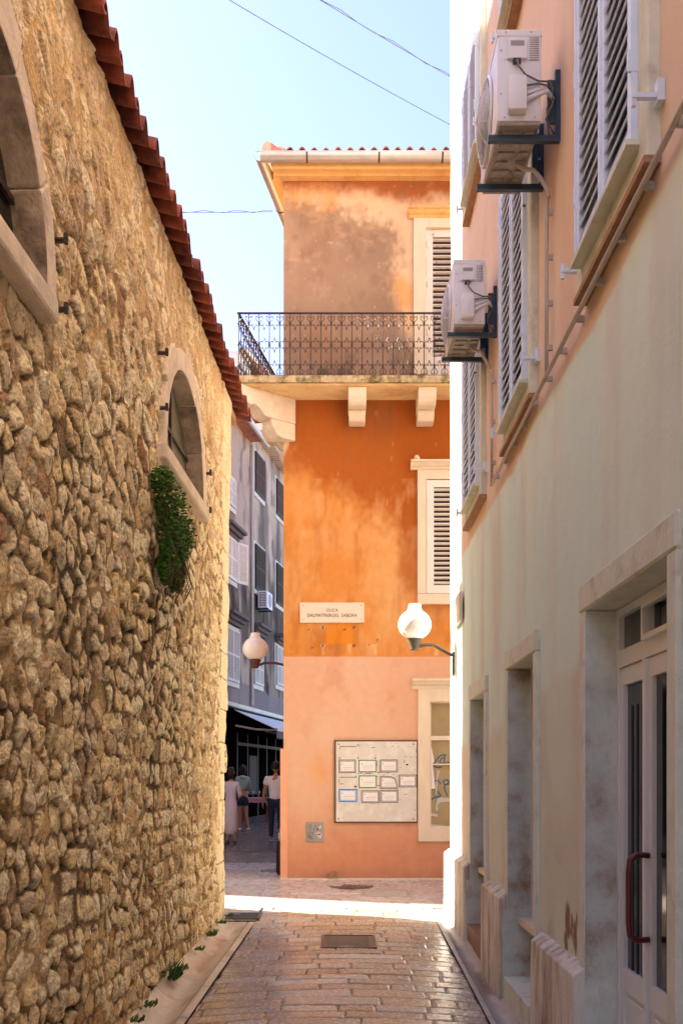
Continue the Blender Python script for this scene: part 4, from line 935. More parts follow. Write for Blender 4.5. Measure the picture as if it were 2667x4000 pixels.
# upper windows
def upwin(Y0,Y1,z0,z1,hinges=True):
    x0,x1=-Y1,-Y0
    s=MB(); zt=z1+.14
    s.box(x0,x0+.13,-.055,.2,z0-.14,zt); s.box(x1-.13,x1,-.055,.2,z0-.14,zt); s.box(x0+.13,x1-.13,-.053,.2,z1,zt); s.box(x0+.13,x1-.13,-.05,.2,z0-.14,z0-.03)
    f=s.build('shuttered_window',M['trim'],RB); f.modifiers.new('b','BEVEL').width=.008
    MB().box(x0-.012,x1+.012,-.07,.03,z0-.17,z0-.14).build('surround_foot',M['weather'],f)
    s=MB(); s.box(x0+.10,x1-.10,-.112,.0,z0-.028,z0-.004); s.build('sill',M['trim'],f)
    mm=(x0+x1)/2
    for a,b_ in ((x0+.125,mm-.003),(mm+.003,x1-.125)):
        s=MB(); louvre(s,a,b_,z0,z1,-.085,fr=.055,pitch=.072,tilt=-30,th=.04,sl=.010,cov=.78)
        s.box(a,a+.012,-.096,-.085,z0,z1); s.build('louvred_shutter',M['shutter'],f)
    MB().box(x0+.12,x1-.12,.02,.03,z0,z1).build('dark_backing',M['glass_dark'],f)
    for x in (x0-.06,x1+.02):
        s=MB(); z=z0+.05 if x>x0 else z0-.0
        s.box(x,x+.05,-.03,.0,z,z+.09); s.box(x+.01,x+.035,-.13,-.03,z+.02,z+.04); s.tube([(x+.02,-.12,z-.01),(x+.02,-.12,z+.07)],.012,6); s.build('shutter_catch',M['shutter'],f)
    for zz in (z0+.3,(z0+z1)/2,z1-.25):
        for x in (x0+.13,x1-.13): MB().box(x-.008,x+.008,-.100,-.055,zz,zz+.09).build('hinge',M['shutter'],f)
for a,b_ in UPW:
    upwin(a,b_,4.17,5.98)
for a,b_ in UPW[1:]:
    upwin(a,b_,7.32,9.1)
upwin(4.25,5.52,7.32,9.1); upwin(1.6,2.86,4.17,5.98)
# plinth blocks
def plinth(Y0,Y1,h,name='plinth'):
    z0=-.6; p=.08
    s=MB(); s.prism([(0.02,z0),(-p-.01,z0),(-p,h-.05),(-.012,h),(.02,h)],-Y1,-Y0,lambda a,b_,hh:(hh,a,b_))
    o=s.build(name,M['plinth'],RB); bv=o.modifiers.new('b','BEVEL'); bv.width=.006
def topz(Y): return fg(Y)+.78
plinth(5.48,6.72,.44); plinth(8.03,9.12,.55); plinth(10.36,12.42,.60); plinth(-2.5,1.0,.2); plinth(2.62,4.07,.3)
# stone surrounds
def opening(Y0,Y1,zt,name,zb_,lh=.15,jw=.12,depth=.18,jn=.12):
    s=MB(); x0,x1=-Y1,-Y0
    s.box(x0-jw,x1+jn,-.028,.25,zt,zt+lh)                   # lintel
    s.box(x0-jw,x0-.0,-.026,.25,zb_,zt-.002); s.box(x1,x1+jn,-.026,.25,zb_,zt-.002)
    f=s.build(name,M['trim'],RB); f.modifiers.new('b','BEVEL').width=.01
    MB().box(x0-.01,x0+.006,-.02,.28,zb_,zt-.004).build('reveal',M['reveal'],f); MB().box(x1-.006,x1+.01,-.02,.28,zb_,zt-.004).build('reveal',M['reveal'],f)
    s=MB(); s.box(x0-.01,x0+.012,-.06,.27,-.6,.42 if name!='doorway' else .0); 
    if name!='doorway': s.build('reveal_block',M['reveal'],f)
    return f,x0,x1
# door
D0,x0,x1=opening(4.09,5.47,2.345,'doorway',-.35)
mid=-4.93
s=MB(); y=.145
s.box(x0+.006,x0+.05,y,y+.06,-.2,2.34); s.box(x1-.05,x1-.006,y,y+.06,-.2,2.34); s.box(x0+.05,x1-.05,y,y+.06,2.30,2.34); s.box(x0+.05,x1-.05,y-.002,y+.06,2.03,2.12); s.box(mid-.03,mid+.03,y+.001,y+.06,2.12,2.30)
s.build('door_frame',M['doorwhite'],D0)
for a,b_ in ((x0+.05,mid-.03),(mid+.03,x1-.05)): MB().box(a,b_,y+.03,y+.035,2.12,2.30).build('transom_pane',M['glass_dark'],D0)
s=MB(); a,b_=mid+.01,x1-.06; s.box(a,a+.03,y-.03,y,2.11,2.29); s.box(b_-.03,b_,y-.03,y,2.11,2.29); s.box(a+.03,b_-.03,y-.03,y,2.11,2.135); s.box(a+.03,b_-.03,y-.03,y,2.265,2.29); s.build('vent_flap',M['doorwhite'],D0)
for i,(a,b_) in enumerate(((x0+.053,mid-.003),(mid+.003,x1-.053))):
    s=MB(); z0,z1=-.16,2.025; st_=.062
    s.box(a,a+st_,y+.008,y+.05,z0,z1); s.box(b_-st_,b_,y+.008,y+.05,z0,z1); s.box(a+st_,b_-st_,y+.008,y+.05,z1-.09,z1); s.box(a+st_,b_-st_,y+.008,y+.05,.34,.46); s.box(a+st_,b_-st_,y+.008,y+.05,z0,z0+.09); s.box(a+st_,b_-st_,y+.022,y+.03,z0+.09,.34)
    s.box(a+st_+.03,b_-st_-.03,y+.012,y+.022,z0+.12,.31,.004)
    if i==0: s.box(b_-.02,b_+.02,y-.012,y+.007,z0,z1)
    s.build('door_leaf',M['doorwhite'],D0)
    s=MB(); s.box(a+st_,b_-st_,y+.03,y+.035,.46,z1-.09); s.build('door_glass',M['glass_dark'],D0)
    s=MB()
    for k in range(1,4): xx=a+st_+(b_-a-2*st_)*k/4; s.box(xx-.003,xx+.003,y+.024,y+.03,.46,z1-.2)
    s.build('glass_stripes',mk('stripe',(.045,.035,.04)),D0)
hx=mid+.05
s=MB(); s.tube([(hx,y,1.08),(hx,y-.06,1.085),(hx,y-.092,1.06),(hx,y-.098,1.0),(hx,y-.098,.76),(hx,y-.092,.70),(hx,y-.06,.675),(hx,y,.68)],.015,10); s.build('handle',M['handle'],D0,smooth=True)
MB().box(x0,x1,-.03,.3,-.45,-.17).build('threshold',M['trim'],D0)
MB().box(x0,x1,.24,.25,-.2,2.34).build('dark_interior',M['dark'],D0)
# windows 2 and 3
def grwin(Y0,Y1,zt,zs,name):
    f,x0,x1=opening(Y0,Y1,zt,name,.38)
    y=.16; s=MB(); s.box(x0+.007,x0+.04,y,y+.05,zs,zt-.004); s.box(x1-.04,x1-.007,y,y+.05,zs,zt-.004); s.box(x0+.04,x1-.04,y,y+.05,zt-.05,zt-.004); s.box(x0+.04,x1-.04,y,y+.05,zs,zs+.045); s.build('window_frame',M['doorwhite'],f)
    MB().box(x0+.04,x1-.04,y+.02,y+.03,zs+.045,zt-.05).build('pane',M['glass_grey'],f)
    MB().box(x0+.007,x1-.007,.06,.25,zs-.05,zs-.001).build('sill',M['trim_pale'],f)
    MB().box(x0,x1,.15,.2,-.6,zs-.051).build('apron',mk('apron_plaster',(.46,.40,.33),rough=.9,var=.2,scale=5,bump=.4),f)
    return f,x0,x1
f,x0,x1=grwin(6.95,8.02,2.30,.36,'ground_window'); MB().box(x0,x1,-.055,.15,-.6,-.10,.005).build('ledge',M['trim'],f)
f,x0,x1=grwin(9.35,10.35,2.24,.55,'ground_window'); MB().box(x0,x1,-.055,.15,-.6,-.02,.005).build('step',mk('step_stone',(.30,.17,.12),rough=.6,var=.2,scale=8,bump=.2),f)
f,x0,x1=opening(1.0,2.6,2.345,'doorway',-.35); MB().box(x0,x1,.17,.2,-.5,2.34).build('door_leaf',M['doorwhite'],f)
# small wall plaque on the right wall
y0,y1=11.02,11.75
o=MB().box(0,y1-y0,-.035,.0,0,.31,.004).build('stone_plaque',M['sign'],None,loc=(WX-.02,y1,3.15),rz=R(-90)); tag(o,'blank looking stone plaque seen edge on, on the sunlit end of the peach building','plaque')

# ================================================================ LAMPS
def lamp(name,loc,label,wallpts,metal,arm):
    L_=empty(name,loc,0,label,'lamp','globe wall lamps')
    r=.195
    prof=[(.05,-.183)]+[(r*math.cos(a)*1.0,r*.93*math.sin(a)) for a in [R(-68+k*(68+62)/14) for k in range(15)]]+[(.088,.178),(.078,.19),(.074,.21),(.074,.232),(.066,.242),(.03,.244)]
    MB().lathe((0,0,0),prof,28).build('globe',M['opal'],L_,smooth='auto')
    MB().lathe((0,0,0),[(.045,-.30),(.055,-.29),(.06,-.24),(.085,-.20),(.09,-.165),(.06,-.16)],18).build('collar',metal,L_,smooth='auto')
    MB().tube(arm,.02,8).build('arm',metal,L_)
    s=MB(); a=Vector(arm[-1]); s.box(a.x-.012,a.x+.012,a.y-.03,a.y+.03,a.z-.24,a.z+.04); s.build('wall_bracket',metal,L_)
    return L_
collar=mk('lamp_metal',(.10,.07,.045),rough=.6,var=.4,scale=20,bump=.2,dark=(.22,.17,.08),dscale=18)
Yl=12.0
lamp('wall_lamp',((951-CX)/F*Yl,Yl,ZC+(CY-1435)/F*Yl),'large white globe lamp on a dark bent arm fixed to the right hand building corner',None,collar,[(0,0,-.27),(.14,0,-.235),(.22,0,-.235),(.40,0,-.34),(WX-(951-CX)/F*Yl-.01,0,-.36)])
lr=empty('bird_net',(0,0,0)); bpy.data.objects.remove(lr)
Yl=15.8; X_=(585-CX)/F*Yl; xw=-.83+.165*(Yl-14.7)
lamp('wall_lamp',(X_,Yl,ZC+(CY-1490)/F*Yl),'white globe lamp with red collar on the left side of the orange building',None,M['rust'],[(0,0,-.27),(.15,0,-.22),(.30,0,-.22),(xw-X_-.01,0,-.30)])

# ================================================================ AIR CONDITIONERS
def ac_unit(loc,label):
    A=empty('air_conditioner',loc,R(-90),label,'air conditioner','air conditioners on the peach wall')
    # local: x = -Y, y = +X (wall side), origin: near (+x) bottom; body x in [-.74,0], y 0..0.262
    L,Dp_,H=.74,.262,.54
    b=MB().box(-L,0,0,Dp_,0,H,.012).build('casing',M['acwhite'],A,smooth='auto')
    s=MB(); s.box(-L-.004,.004,-.004,Dp_+.004,H-.035,H+.004,.004); s.build('lid',M['acwhite'],A)
    s=MB(); s.box(.0005,.004,.035,.225,.365,.50); s.build('side_panel',M['acwhite'],A)
    s=MB(); s.box(.004,.022,.055,.175,.36,.48,.006); s.build('handle_box',M['acwhite'],A)
    MB().box(.0205,.0232,.075,.155,.435,.465).build('grip_recess',M['acvent'],A)
    MB().box(.002,.0245,.09,.135,.335,.362).build('cable_gland',M['acdark'],A)
    s=MB(); s.box(.002,.07,.055,.165,.03,.235,.014); s.build('valve_cover',M['acwhite'],A,smooth='auto')
    s=MB(); 
    for k in range(11): s.box(.0045,.0055,.19,.245,.36+k*.013,.366+k*.013)
    s.build('rating_label',M['acvent'],A)
    for yy,zz in ((.05,H-.012),(.2,H-.012),(.02,.42),(.02,.16),(.22,.02),(.04,.02)): MB().lathe((0.004,yy,zz),[(.005,0),(.004,-.003)],8,'x').build('screw',M['acvent'],A)
    # underside: ribbed base pan
    s=MB(); s.box(-L+.01,-.005,.01,Dp_-.01,-.022,-.0005,.006)
    for k in range(7): s.box(-L+.06+k*.095,-L+.10+k*.095,.04,.12 if k%2 else .15,-.034,-.022,.005); s.box(-L+.06+k*.095,-L+.10+k*.095,.17,.235,-.034,-.022,.005)
    s.build('base_pan',M['acgrey'],A)
    # fan guard on the alley side
    s=MB(); cx_,cz_=-.44,.27; 
    for r_ in [.03+.0165*k for k in range(13)]:
        bul=-.018-.045*(1-(r_/.25)**2)
        s.tube([(cx_+r_*math.cos(a),bul,cz_+r_*math.sin(a)) for a in [2*math.pi*k/32 for k in range(33)]],.0022,4,cap=False)
    for k in range(12):
        a=2*math.pi*k/12; s.tube([(cx_+r_*math.cos(a),-.018-.045*(1-(r_/.25)**2),cz_+r_*math.sin(a)) for r_ in (.03,.09,.15,.2,.24)],.0024,4)
    s.build('fan_guard',M['acwhite'],A)
    MB().lathe((cx_,-.001,cz_),[(.235,0),(.235,.003)],32,'y').build('fan_opening',M['acdark'],A)
    MB().lathe((cx_,-.004,cz_),[(.255,0),(.25,.016),(.238,.016),(.236,.0)],32,'y').build('fan_ring',M['acwhite'],A,smooth='auto')
    s=MB(); s.lathe((cx_,-.008,cz_),[(.04,0),(.03,.015)],14,'y')
    for k in range(3):
        a=2*math.pi*k/3; s.prism([(cx_+.03*math.cos(a),cz_+.03*math.sin(a)),(cx_+.2*math.cos(a-.1),cz_+.2*math.sin(a-.1)),(cx_+.21*math.cos(a+.5),cz_+.21*math.sin(a+.5)),(cx_+.03*math.cos(a+.9),cz_+.03*math.sin(a+.9))],-.010,-.006,lambda p,q2,h:(p,h,q2))
    s.build('fan_blades',M['acvent'],A)
    wl=WX-loc[0]
    for x in (-.09,-.60):
        s=MB(); s.box(x-.018,x+.018,-.045,wl,-.072,-.036); s.box(x-.016,x+.016,wl-.03,wl,-.035,.36); s.box(x-.01,x+.01,wl-.075,wl-.031,.04,.30); s.build('wall_bracket',M['bracket'],A)
        MB().obox((x,(.16+wl)/2-.01,-.2+.03),(.014,.02,.01),Matrix.Identity(3)).build('bolt',M['bracket'],A)
    s=MB()
    s.tube([(.03,.11,.345),(.05,.12,.29),(.04,.16,.25),(.02,.24,.225),(-.0,.31,.235),(-.03,wl-.06,.215),(-.05,wl-.05,.15),(-.06,wl-.09,.05),(-.10,wl-.03,-.02)],.006,6)
    s.tube([(.03,.15,.19),(.02,.24,.21),(-.02,.30,.225),(-.05,wl-.05,.235),(-.08,wl-.08,.12),(-.12,wl-.06,-.05)],.006,6)
    s.build('cable',M['cable'],A,smooth=True)
    s=MB(); s.tube([(.03,.15,.10),(.02,.22,.14),(-.02,.30,.19),(-.06,wl-.05,.17)],.014,8); s.tube([(.03,.15,.14),(.02,.22,.17),(-.02,.29,.21),(-.06,wl-.07,.20)],.010,8); s.build('refrigerant_line',M['acwhite'],A,smooth=True)
    s=MB(); s.tube([(-.38,.18,-.03),(-.38,.22,-.06),(-.36,.28,-.08),(-.30,wl-.08,-.16),(-.28,wl-.04,-.24),(-.27,wl-.03,-.30)],.014,8); s.build('drain_hose',M['pipe'],A,smooth=True)
    return A
a1=ac_unit((.930,6.11,5.37),'large white air conditioner on dark brackets high on the peach wall, nearest to the camera')
Y1=6.11;Y2=8.62
a2=ac_unit((.945,8.62,5.27),'second white air conditioner farther along the peach wall, lower and beyond the first')
FA=empty('air_conditioner',(gx0,gy0,0),th_,'small distant air conditioner with slatted grille under the black shutters of the grey house','air conditioner')
s0,z0=gpt(585,1396); s1,_=gpt(603,1396); zt=gpt(585,1356)[1]
MB().box(s0,s0+.8,-.42,-.1,z0,z0+.58,.01).build('casing',M['acwhite'],FA)
s=MB(); 
for k in range(9): s.box(s0-.006,s0-.0005,-.38,-.27,z0+.06+k*.055,z0+.085+k*.055); s.box(s0-.006,s0-.0005,-.25,-.14,z0+.06+k*.055,z0+.085+k*.055)
s.build('grille',M['acdark'],FA)
MB().lathe((s0+.42,-.421,z0+.29),[(.23,0),(.22,.01)],20,'y').build('fan_opening',M['acvent'],FA)
for x in (.1,.65): MB().box(s0+x,s0+x+.04,-.45,0,z0-.05,z0-.002).build('wall_bracket',M['bracket'],FA)
# conduits
def conduit(name,pts,r,label,clips):
    A=empty(name,pts[0],0,label,'conduit','grey conduits on the peach wall')
    o=Vector(pts[0]); MB().tube([Vector(p)-o for p in pts],r,8).build('pipe',M['pipe'],A,smooth=True)
    for p in clips:
        p=Vector(p)-o; MB().box(p.x-.012,p.x+.03,p.y-.012,p.y+.012,p.z-.017,p.z+.017,.003).build('clip',M['pipe'],A)
xc=WX-.045
conduit('wall_conduit',[(xc,-2,3.97),(xc,3,3.965),(xc,6,3.96),(xc,8.74,3.95)],.014,'long grey conduit running level above the beige band of the right wall',[(xc+.02,y_,3.96) for y_ in [3.5+.42*k for k in range(13)]])
conduit('drop_conduit',[(xc+.01,6.38,5.12),(xc+.01,6.42,5.05),(xc+.01,6.43,4.5),(xc+.01,6.43,3.98)],.013,'vertical grey conduit dropping from the nearer air conditioner',[(xc+.02,6.43,z) for z in (5.0,4.72,4.43,4.15)])
conduit('drop_conduit',[(xc+.01,8.89,5.0),(xc+.01,8.80,4.95),(xc+.01,8.77,4.5),(xc+.01,8.77,3.98)],.013,'vertical grey conduit dropping from the farther air conditioner',[(xc+.02,8.77,z) for z in (4.85,4.5,4.15)])
# overhead wires
def wire(p0,p1,sag,label,tw=False):
    p0=Vector(p0);p1=Vector(p1); n=30; pts=[p0.lerp(p1,k/n)-Vector((0,0,sag*4*(k/n)*(1-k/n))) for k in range(n+1)]
    s=MB(); s.tube([p-p0 for p in pts],.0042,5)
    if tw: s.tube([p-p0+Vector((0,.012*math.sin(i*1.9),.018*math.cos(i*1.9)+.01)) for i,p in enumerate(pts)],.0038,5)
    o=s.build('overhead_wire',M['wire'],None,loc=p0); tag(o,label,'wire','overhead wires across the sky')
wire((-4.7,11,12.05),(1.42,12.45,9.34),.12,'long single wire crossing the sky, lower of the two sloping wires')
wire((-4.7,10,12.05),(1.42,12.45,9.92),.12,'twisted pair of wires in the upper right of the sky',True)
wire((-4.9,12.3,8.4),(-1.0,14.9,9.69),.06,'short level wire from the tiled eave to the zinc gutter corner',True)

# ================================================================ STREET COVERS
def cover_rect(x0,x1,y0,y1,mat,label,studs):
    cy=(y0+y1)/2; A=empty('drain_cover',((x0+x1)/2,cy,fg(cy)+.002),0,label,'manhole cover','cast covers in the paving')
    A.rotation_euler=(math.atan(.036) if cy<14.7 else 0,0,0)
    w_,d_=(x1-x0)/2,(y1-y0)/2
    s=MB(); s.box(-w_,w_,-d_,-d_+.03,-.03,.006); s.box(-w_,w_,d_-.03,d_,-.03,.006); s.box(-w_,-w_+.03,-d_+.03,d_-.03,-.03,.006); s.box(w_-.03,w_,-d_+.03,d_-.03,-.03,.006); s.build('cover_frame',mat,A)
    s=MB(); s.box(-w_+.036,w_-.036,-d_+.036,d_-.036,-.03,.0,.002)
    n,m_=studs
    for i in range(n):
        for j in range(m_):
            x=-w_+.075+(2*w_-.15)*(i+.5*(j%2))/(n-.5); y=-d_+.07+(2*d_-.14)*j/(m_-1); s.add([(x-.013,y,0),(x,y-.016,0),(x+.013,y,0),(x,y+.016,0),(x,y,.009)],[(0,1,4),(1,2,4),(2,3,4),(3,0,4)])
    s.build('lid',mat,A)
cover_rect(-.20,.34,9.79,10.44,M['cover'],'dark studded rectangular iron cover in the middle of the shaded alley',(14,12))
cover_rect(.30,.90,13.04,13.62,M['coverpale'],'pale worn rectangular cover lying in the strip of sunlight',(14,12))
cy=13.98; A=empty('round_cover',(.136,cy,fg(cy)+.002),0,'round dark iron manhole cover just in front of the orange wall','manhole cover','cast covers in the paving')
s=MB(); s.lathe((0,0,-.03),[(.30,0),(.30,.034),(.285,.036),(.28,.030),(.02,.031)],40)
s.build('lid',M['cover'],A); s=MB()
for k in range(40):
    a=k*2.4; r_=.045*math.sqrt(k)*.93; s.lathe((r_*math.cos(a),r_*math.sin(a),.0),[(.012,0),(.008,.006)],6)
s.build('studs',M['cover'],A)
cy=16.0; A=tag(MB().lathe((0,0,-.03),[(.24,0),(.24,.034),(.2,.036),(.19,.03),(.02,.031)],32).build('round_cover',M['grate'],None,loc=(-1.02,cy,.004)),'small round blue grey cover on the dark paving left of the orange corner','manhole cover','cast covers in the paving')
# drain grate
A=empty('drain_grate',(-1.10,11.58,fg(11.58)+.004),0,'grey slotted iron drain grate at the foot of the stone wall corner','drain grate')
s=MB(); s.box(-.19,.19,-.22,-.19,-.03,.01); s.box(-.19,.19,.19,.22,-.03,.01); s.box(-.19,-.16,-.19,.19,-.03,.01); s.box(.16,.19,-.19,.19,-.03,.01); s.build('grate_frame',M['grate'],A)
s=MB(); 
for k in range(6): s.box(-.16,.16,-.165+k*.062,-.135+k*.062,-.025,.005)
s.build('grate_bars',M['grate'],A); MB().box(-.165,.165,-.195,.195,-.04,-.031).build('drain_pit',M['dark'],A)
# A-board
A=empty('pavement_board',(-.90,15.5,0),R(8),'dark folding pavement board half hidden at the left edge of the orange house','board')
for sgn,nm in ((1,'front_panel'),(-1,'back_panel')):
    s=MB(); s.obox((0,sgn*.10,.24),(.16,.015,.5),Matrix.Rotation(R(13*sgn),3,'X')); s.build(nm,M['black'],A)
MB().box(-.07,.07,-.03,.03,.475,.495).build('top_hinge',M['black'],A)
# restaurant table
ty=31.2; A=empty('restaurant_table',(-2.62,ty,fg(ty)),0,'red wooden restaurant table by the dark shopfront','table')
MB().box(-.45,.45,-.4,.4,.70,.735).build('table_top',M['wood'],A)
for a in (-.38,.38):
    for b_ in (-.34,.34): MB().box(a-.03,a+.03,b_-.03,b_+.03,0,.70).build('leg',M['wood'],A)
s=MB(); s.box(-.5,.5,-.45,.45,.737,.742); s.box(-.5,.5,-.456,-.45,.6,.742); s.box(-.506,-.5,-.45,.45,.58,.742); s.box(.5,.506,-.45,.45,.58,.742); s.add([(.5,-.456,.742),(.5,-.456,.28),(.44,-.46,.42),(.34,-.46,.6),(.34,-.456,.742)],[(0,1,2,3,4)])
o=s.build('tablecloth',M['check'],None,loc=(-2.62,ty,fg(ty))); tag(o,'red and white checked cloth draped over the restaurant table','tablecloth')
gl=mk('wine_glass',(.35,.35,.38),rough=.1,spec=.8,bump=0)
spots=[('leftmost',-.22,-.2),('second from the left',-.05,-.3),('third from the left',.12,-.15),('rightmost',.3,-.25)]
for nm,x,y in spots:
    o=MB().lathe((0,0,0),[(.035,0),(.006,.008),(.005,.09),(.03,.11),(.04,.15),(.033,.2)],12).build('wine_glass',gl,None,smooth=True,loc=(-2.62+x,ty+y,fg(ty)+.743)); tag(o,'upright wine glass on the checked tablecloth, '+nm+' of four','wine glass','wine glasses on the table')

# ================================================================ PEOPLE
def skin(verts,edges,rad,sub=2):
    me=bpy.data.meshes.new('t'); me.from_pydata(verts,edges,[]); o=bpy.data.objects.new('t',me); C.objects.link(o)
    md=o.modifiers.new('s','SKIN'); md.use_smooth_shade=True
    if not me.skin_vertices: 
        bpy.context.view_layer.objects.active=o
    sv=me.skin_vertices[0].data
    for i,r_ in enumerate(rad): sv[i].radius=(r_,r_) if not hasattr(r_,'__len__') else r_; sv[i].use_root=(i==0)
    sb=o.modifiers.new('b','SUBSURF'); sb.levels=sub; sb.render_levels=sub
    dg=bpy.context.evaluated_depsgraph_get(); m2=bpy.data.meshes.new_from_object(o.evaluated_get(dg)); C.objects.unlink(o); bpy.data.objects.remove(o); return m2
def chainer():
    V_=[];E_=[];R_=[]
    def ch_(start,pts):
        prev=start
        for p,r_ in pts:
            V_.append(p);R_.append(r_); 
            if prev is not None: E_.append((prev,len(V_)-1))
            prev=len(V_)-1
        return prev
    return V_,E_,R_,ch_
def add_head(bm,c,yaw,scale=1,tilt=0):
    n0=len(bm.verts); r_=bmesh.ops.create_uvsphere(bm,u_segments=20,v_segments=14,radius=1)
    rot=Matrix.Rotation(yaw,3,'Z')@Matrix.Rotation(tilt,3,'X')
    for v in r_['verts']:
        x,y,z=v.co
        jaw=1-.25*max(0,-z); X=x*.074*jaw; Y=y*.093*(1-.1*max(0,-z)); Z=z*.118
        if y>.75 and abs(x)<.22 and -.25<z<.12: Y+=.016*(1-abs(x)/.22)
        if y>.6 and abs(abs(x)-.38)<.16 and .0<z<.2: Y-=.006
        if y>.7 and abs(x)<.3 and -.5<z<-.38: Y+=.005
        v.co=Vector(c)+rot@Vector((X,Y,Z))*scale
    for sgn in (-1,1):
        e=bmesh.ops.create_uvsphere(bm,u_segments=8,v_segments=6,radius=1)
        for v in e['verts']: v.co=Vector(c)+rot@Vector((sgn*.076+v.co.x*.008,v.co.y*.017-.005,v.co.z*.03))*scale
def person(loc,rz,label,kind):
    A=empty('person',loc,rz,label,'person')
    V_,E_,R_,ch_=chainer()
    H={'man':1.0,'hoodie':.965,'dress':.93}[kind]
    fem=kind!='man'
    pv=ch_(None,[((0,0,.93),(.125,.10))]); 
    top=ch_(pv,[((0,.005,1.05),(.12 if not fem else .10,.085)),((0,.02,1.22),(.15 if not fem else .125,.10)),((0,.015,1.38),(.14 if not fem else .11,.085)),((0,.01,1.47),(.055,.055)),((0,.025,1.56),(.05,.05))])
    chest=3
    sh_w=.185 if not fem else .155
    arms={'man':[[(-1,(-.245,-.03,1.15),(-.275,.03,.90))],[(1,(.245,.04,1.15),(.27,.16,.93))]],
          'hoodie':[[(-1,(-.19,.12,1.17),(-.09,.27,1.20))],[(1,(.20,.10,1.16),(.10,.27,1.12))]],
          'dress':[[(-1,(-.20,.0,1.15),(-.20,.14,.98))],[(1,(.215,.02,1.15),(.17,.20,1.06))]]}[kind]
    jo={}
    for a_ in arms:
        sg,el,wr=a_[0]
        s1=ch_(chest,[((sg*sh_w,.0,1.405),.055 if not fem else .043)]); 
        w_=ch_(s1,[(((sg*sh_w+el[0])/2,(el[1])/2,(1.4+el[2])/2),.046 if not fem else .036),(el,.038 if not fem else .031),(wr,.026 if not fem else .022)])
        d_=(Vector(wr)-Vector(el)).normalized(); side=Vector((0,1,0)).cross(d_); side=side.normalized() if side.length>.1 else Vector((1,0,0)); fw=d_.cross(side).normalized()
        pm=Vector(wr)+d_*.06; pmi=ch_(w_,[(tuple(pm),(.022,.022))])
        for k,(o_,l) in enumerate(((-.028,.065),(-.010,.075),(.010,.07),(.027,.058))):
            b0=pm+fw*o_+d_*.02; ch_(pmi,[(tuple(b0),.010),(tuple(b0+d_*l*.5+side*.008*sg),.0085),(tuple(b0+d_*l*.85+side*.022*sg),.007)])
        b0=pm-d_*.03+fw*.03; ch_(pmi,[(tuple(b0),.011),(tuple(b0+fw*.02+d_*.03),.009)])
        jo[sg]=(el,wr)
    legs={'man':[((-.09,.01,.90),(-.095,.03,.50),(-.10,-.02,.09),(-.105,.13,.035)),((.09,.0,.90),(.10,-.02,.49),(.12,-.40,.30),(.12,-.44,.14))],
          'hoodie':[((-.08,.0,.90),(-.085,.01,.5),(-.075,-.01,.09),(-.08,.13,.035)),((.08,.0,.90),(.09,.02,.5),(.15,-.01,.09),(.19,.12,.035))],
          'dress':[((-.08,.0,.90),(-.085,.01,.5),(-.075,-.01,.09),(-.08,.13,.035)),((.08,.0,.90),(.08,.05,.5),(.10,-.1,.10),(.10,.04,.04))]}[kind]
    for hp_,kn,an,to in legs:
        ch_(pv,[(hp_,.085),(tuple((Vector(hp_)+Vector(kn))/2),.07),(kn,.052),(tuple(Vector(kn).lerp(Vector(an),.35)),.052),(an,.034),(tuple(Vector(an).lerp(Vector(to),.5)+Vector((0,0,-.02))),.036),(to,.028)])
    me=skin(V_,E_,R_)
    yaw={'man':R(-25),'hoodie':R(50),'dress':R(-40)}[kind]
    bm=bmesh.new(); bm.from_mesh(me); add_head(bm,(0,.035,1.655),yaw)
    bm.to_mesh(me); bm.free(); me.materials.clear(); me.materials.append(M['skin']); me.name='body'; me.polygons.foreach_set('use_smooth',[True]*len(me.polygons))
    o=bpy.data.objects.new('body',me); C.objects.link(o); o.parent=A
    A.scale=(H,H,H)
    def cloth(name,build,mat,sub=2):
        V2,E2,R2,c2=chainer(); build(c2); m=skin(V2,E2,R2,sub); m.materials.clear(); m.materials.append(mat); m.name=name; m.polygons.foreach_set('use_smooth',[True]*len(m.polygons))
        q2=bpy.data.objects.new(name,m); C.objects.link(q2); q2.parent=A; return q2
    # hair
    bm=bmesh.new(); r_=bmesh.ops.create_uvsphere(bm,u_segments=22,v_segments=16,radius=1); rot=Matrix.Rotation(yaw,3,'Z')
    dl=[]
    for v in r_['verts']:
        x,y,z=v.co
        if (y>.35 and z<.55) or (z<-.5 and not fem): dl.append(v)
        ln=(1+.9*max(0,-z-.1)) if fem else 1
        v.co=Vector((0,.03,1.665))+rot@Vector((x*(.086+random.uniform(0,.004)),y*(.103+random.uniform(0,.005)),z*.125*ln+ .003))
    bmesh.ops.delete(bm,geom=dl,context='VERTS')
    me=bpy.data.meshes.new('hair'); bm.to_mesh(me); bm.free(); me.materials.append(M['hair']); me.polygons.foreach_set('use_smooth',[True]*len(me.polygons))
    hr_=bpy.data.objects.new('hair',me); C.objects.link(hr_); hr_.parent=A; sl=hr_.modifiers.new('s','SOLIDIFY'); sl.thickness=-.008
    def sleeves(c2,ci,frac,rr):
        for sg in (-1,1):
            el,wr=jo[sg]; s1=c2(ci,[((sg*sh_w,0,1.41),rr*1.15)])
            mid_=Vector((sg*sh_w,0,1.4)).lerp(Vector(el),min(frac,1))
            pts=[(tuple(mid_),rr)]
            if frac>1: pts=[(el,rr*.95),(tuple(Vector(el).lerp(Vector(wr),frac-1)),rr*.8)]
            c2(s1,pts)
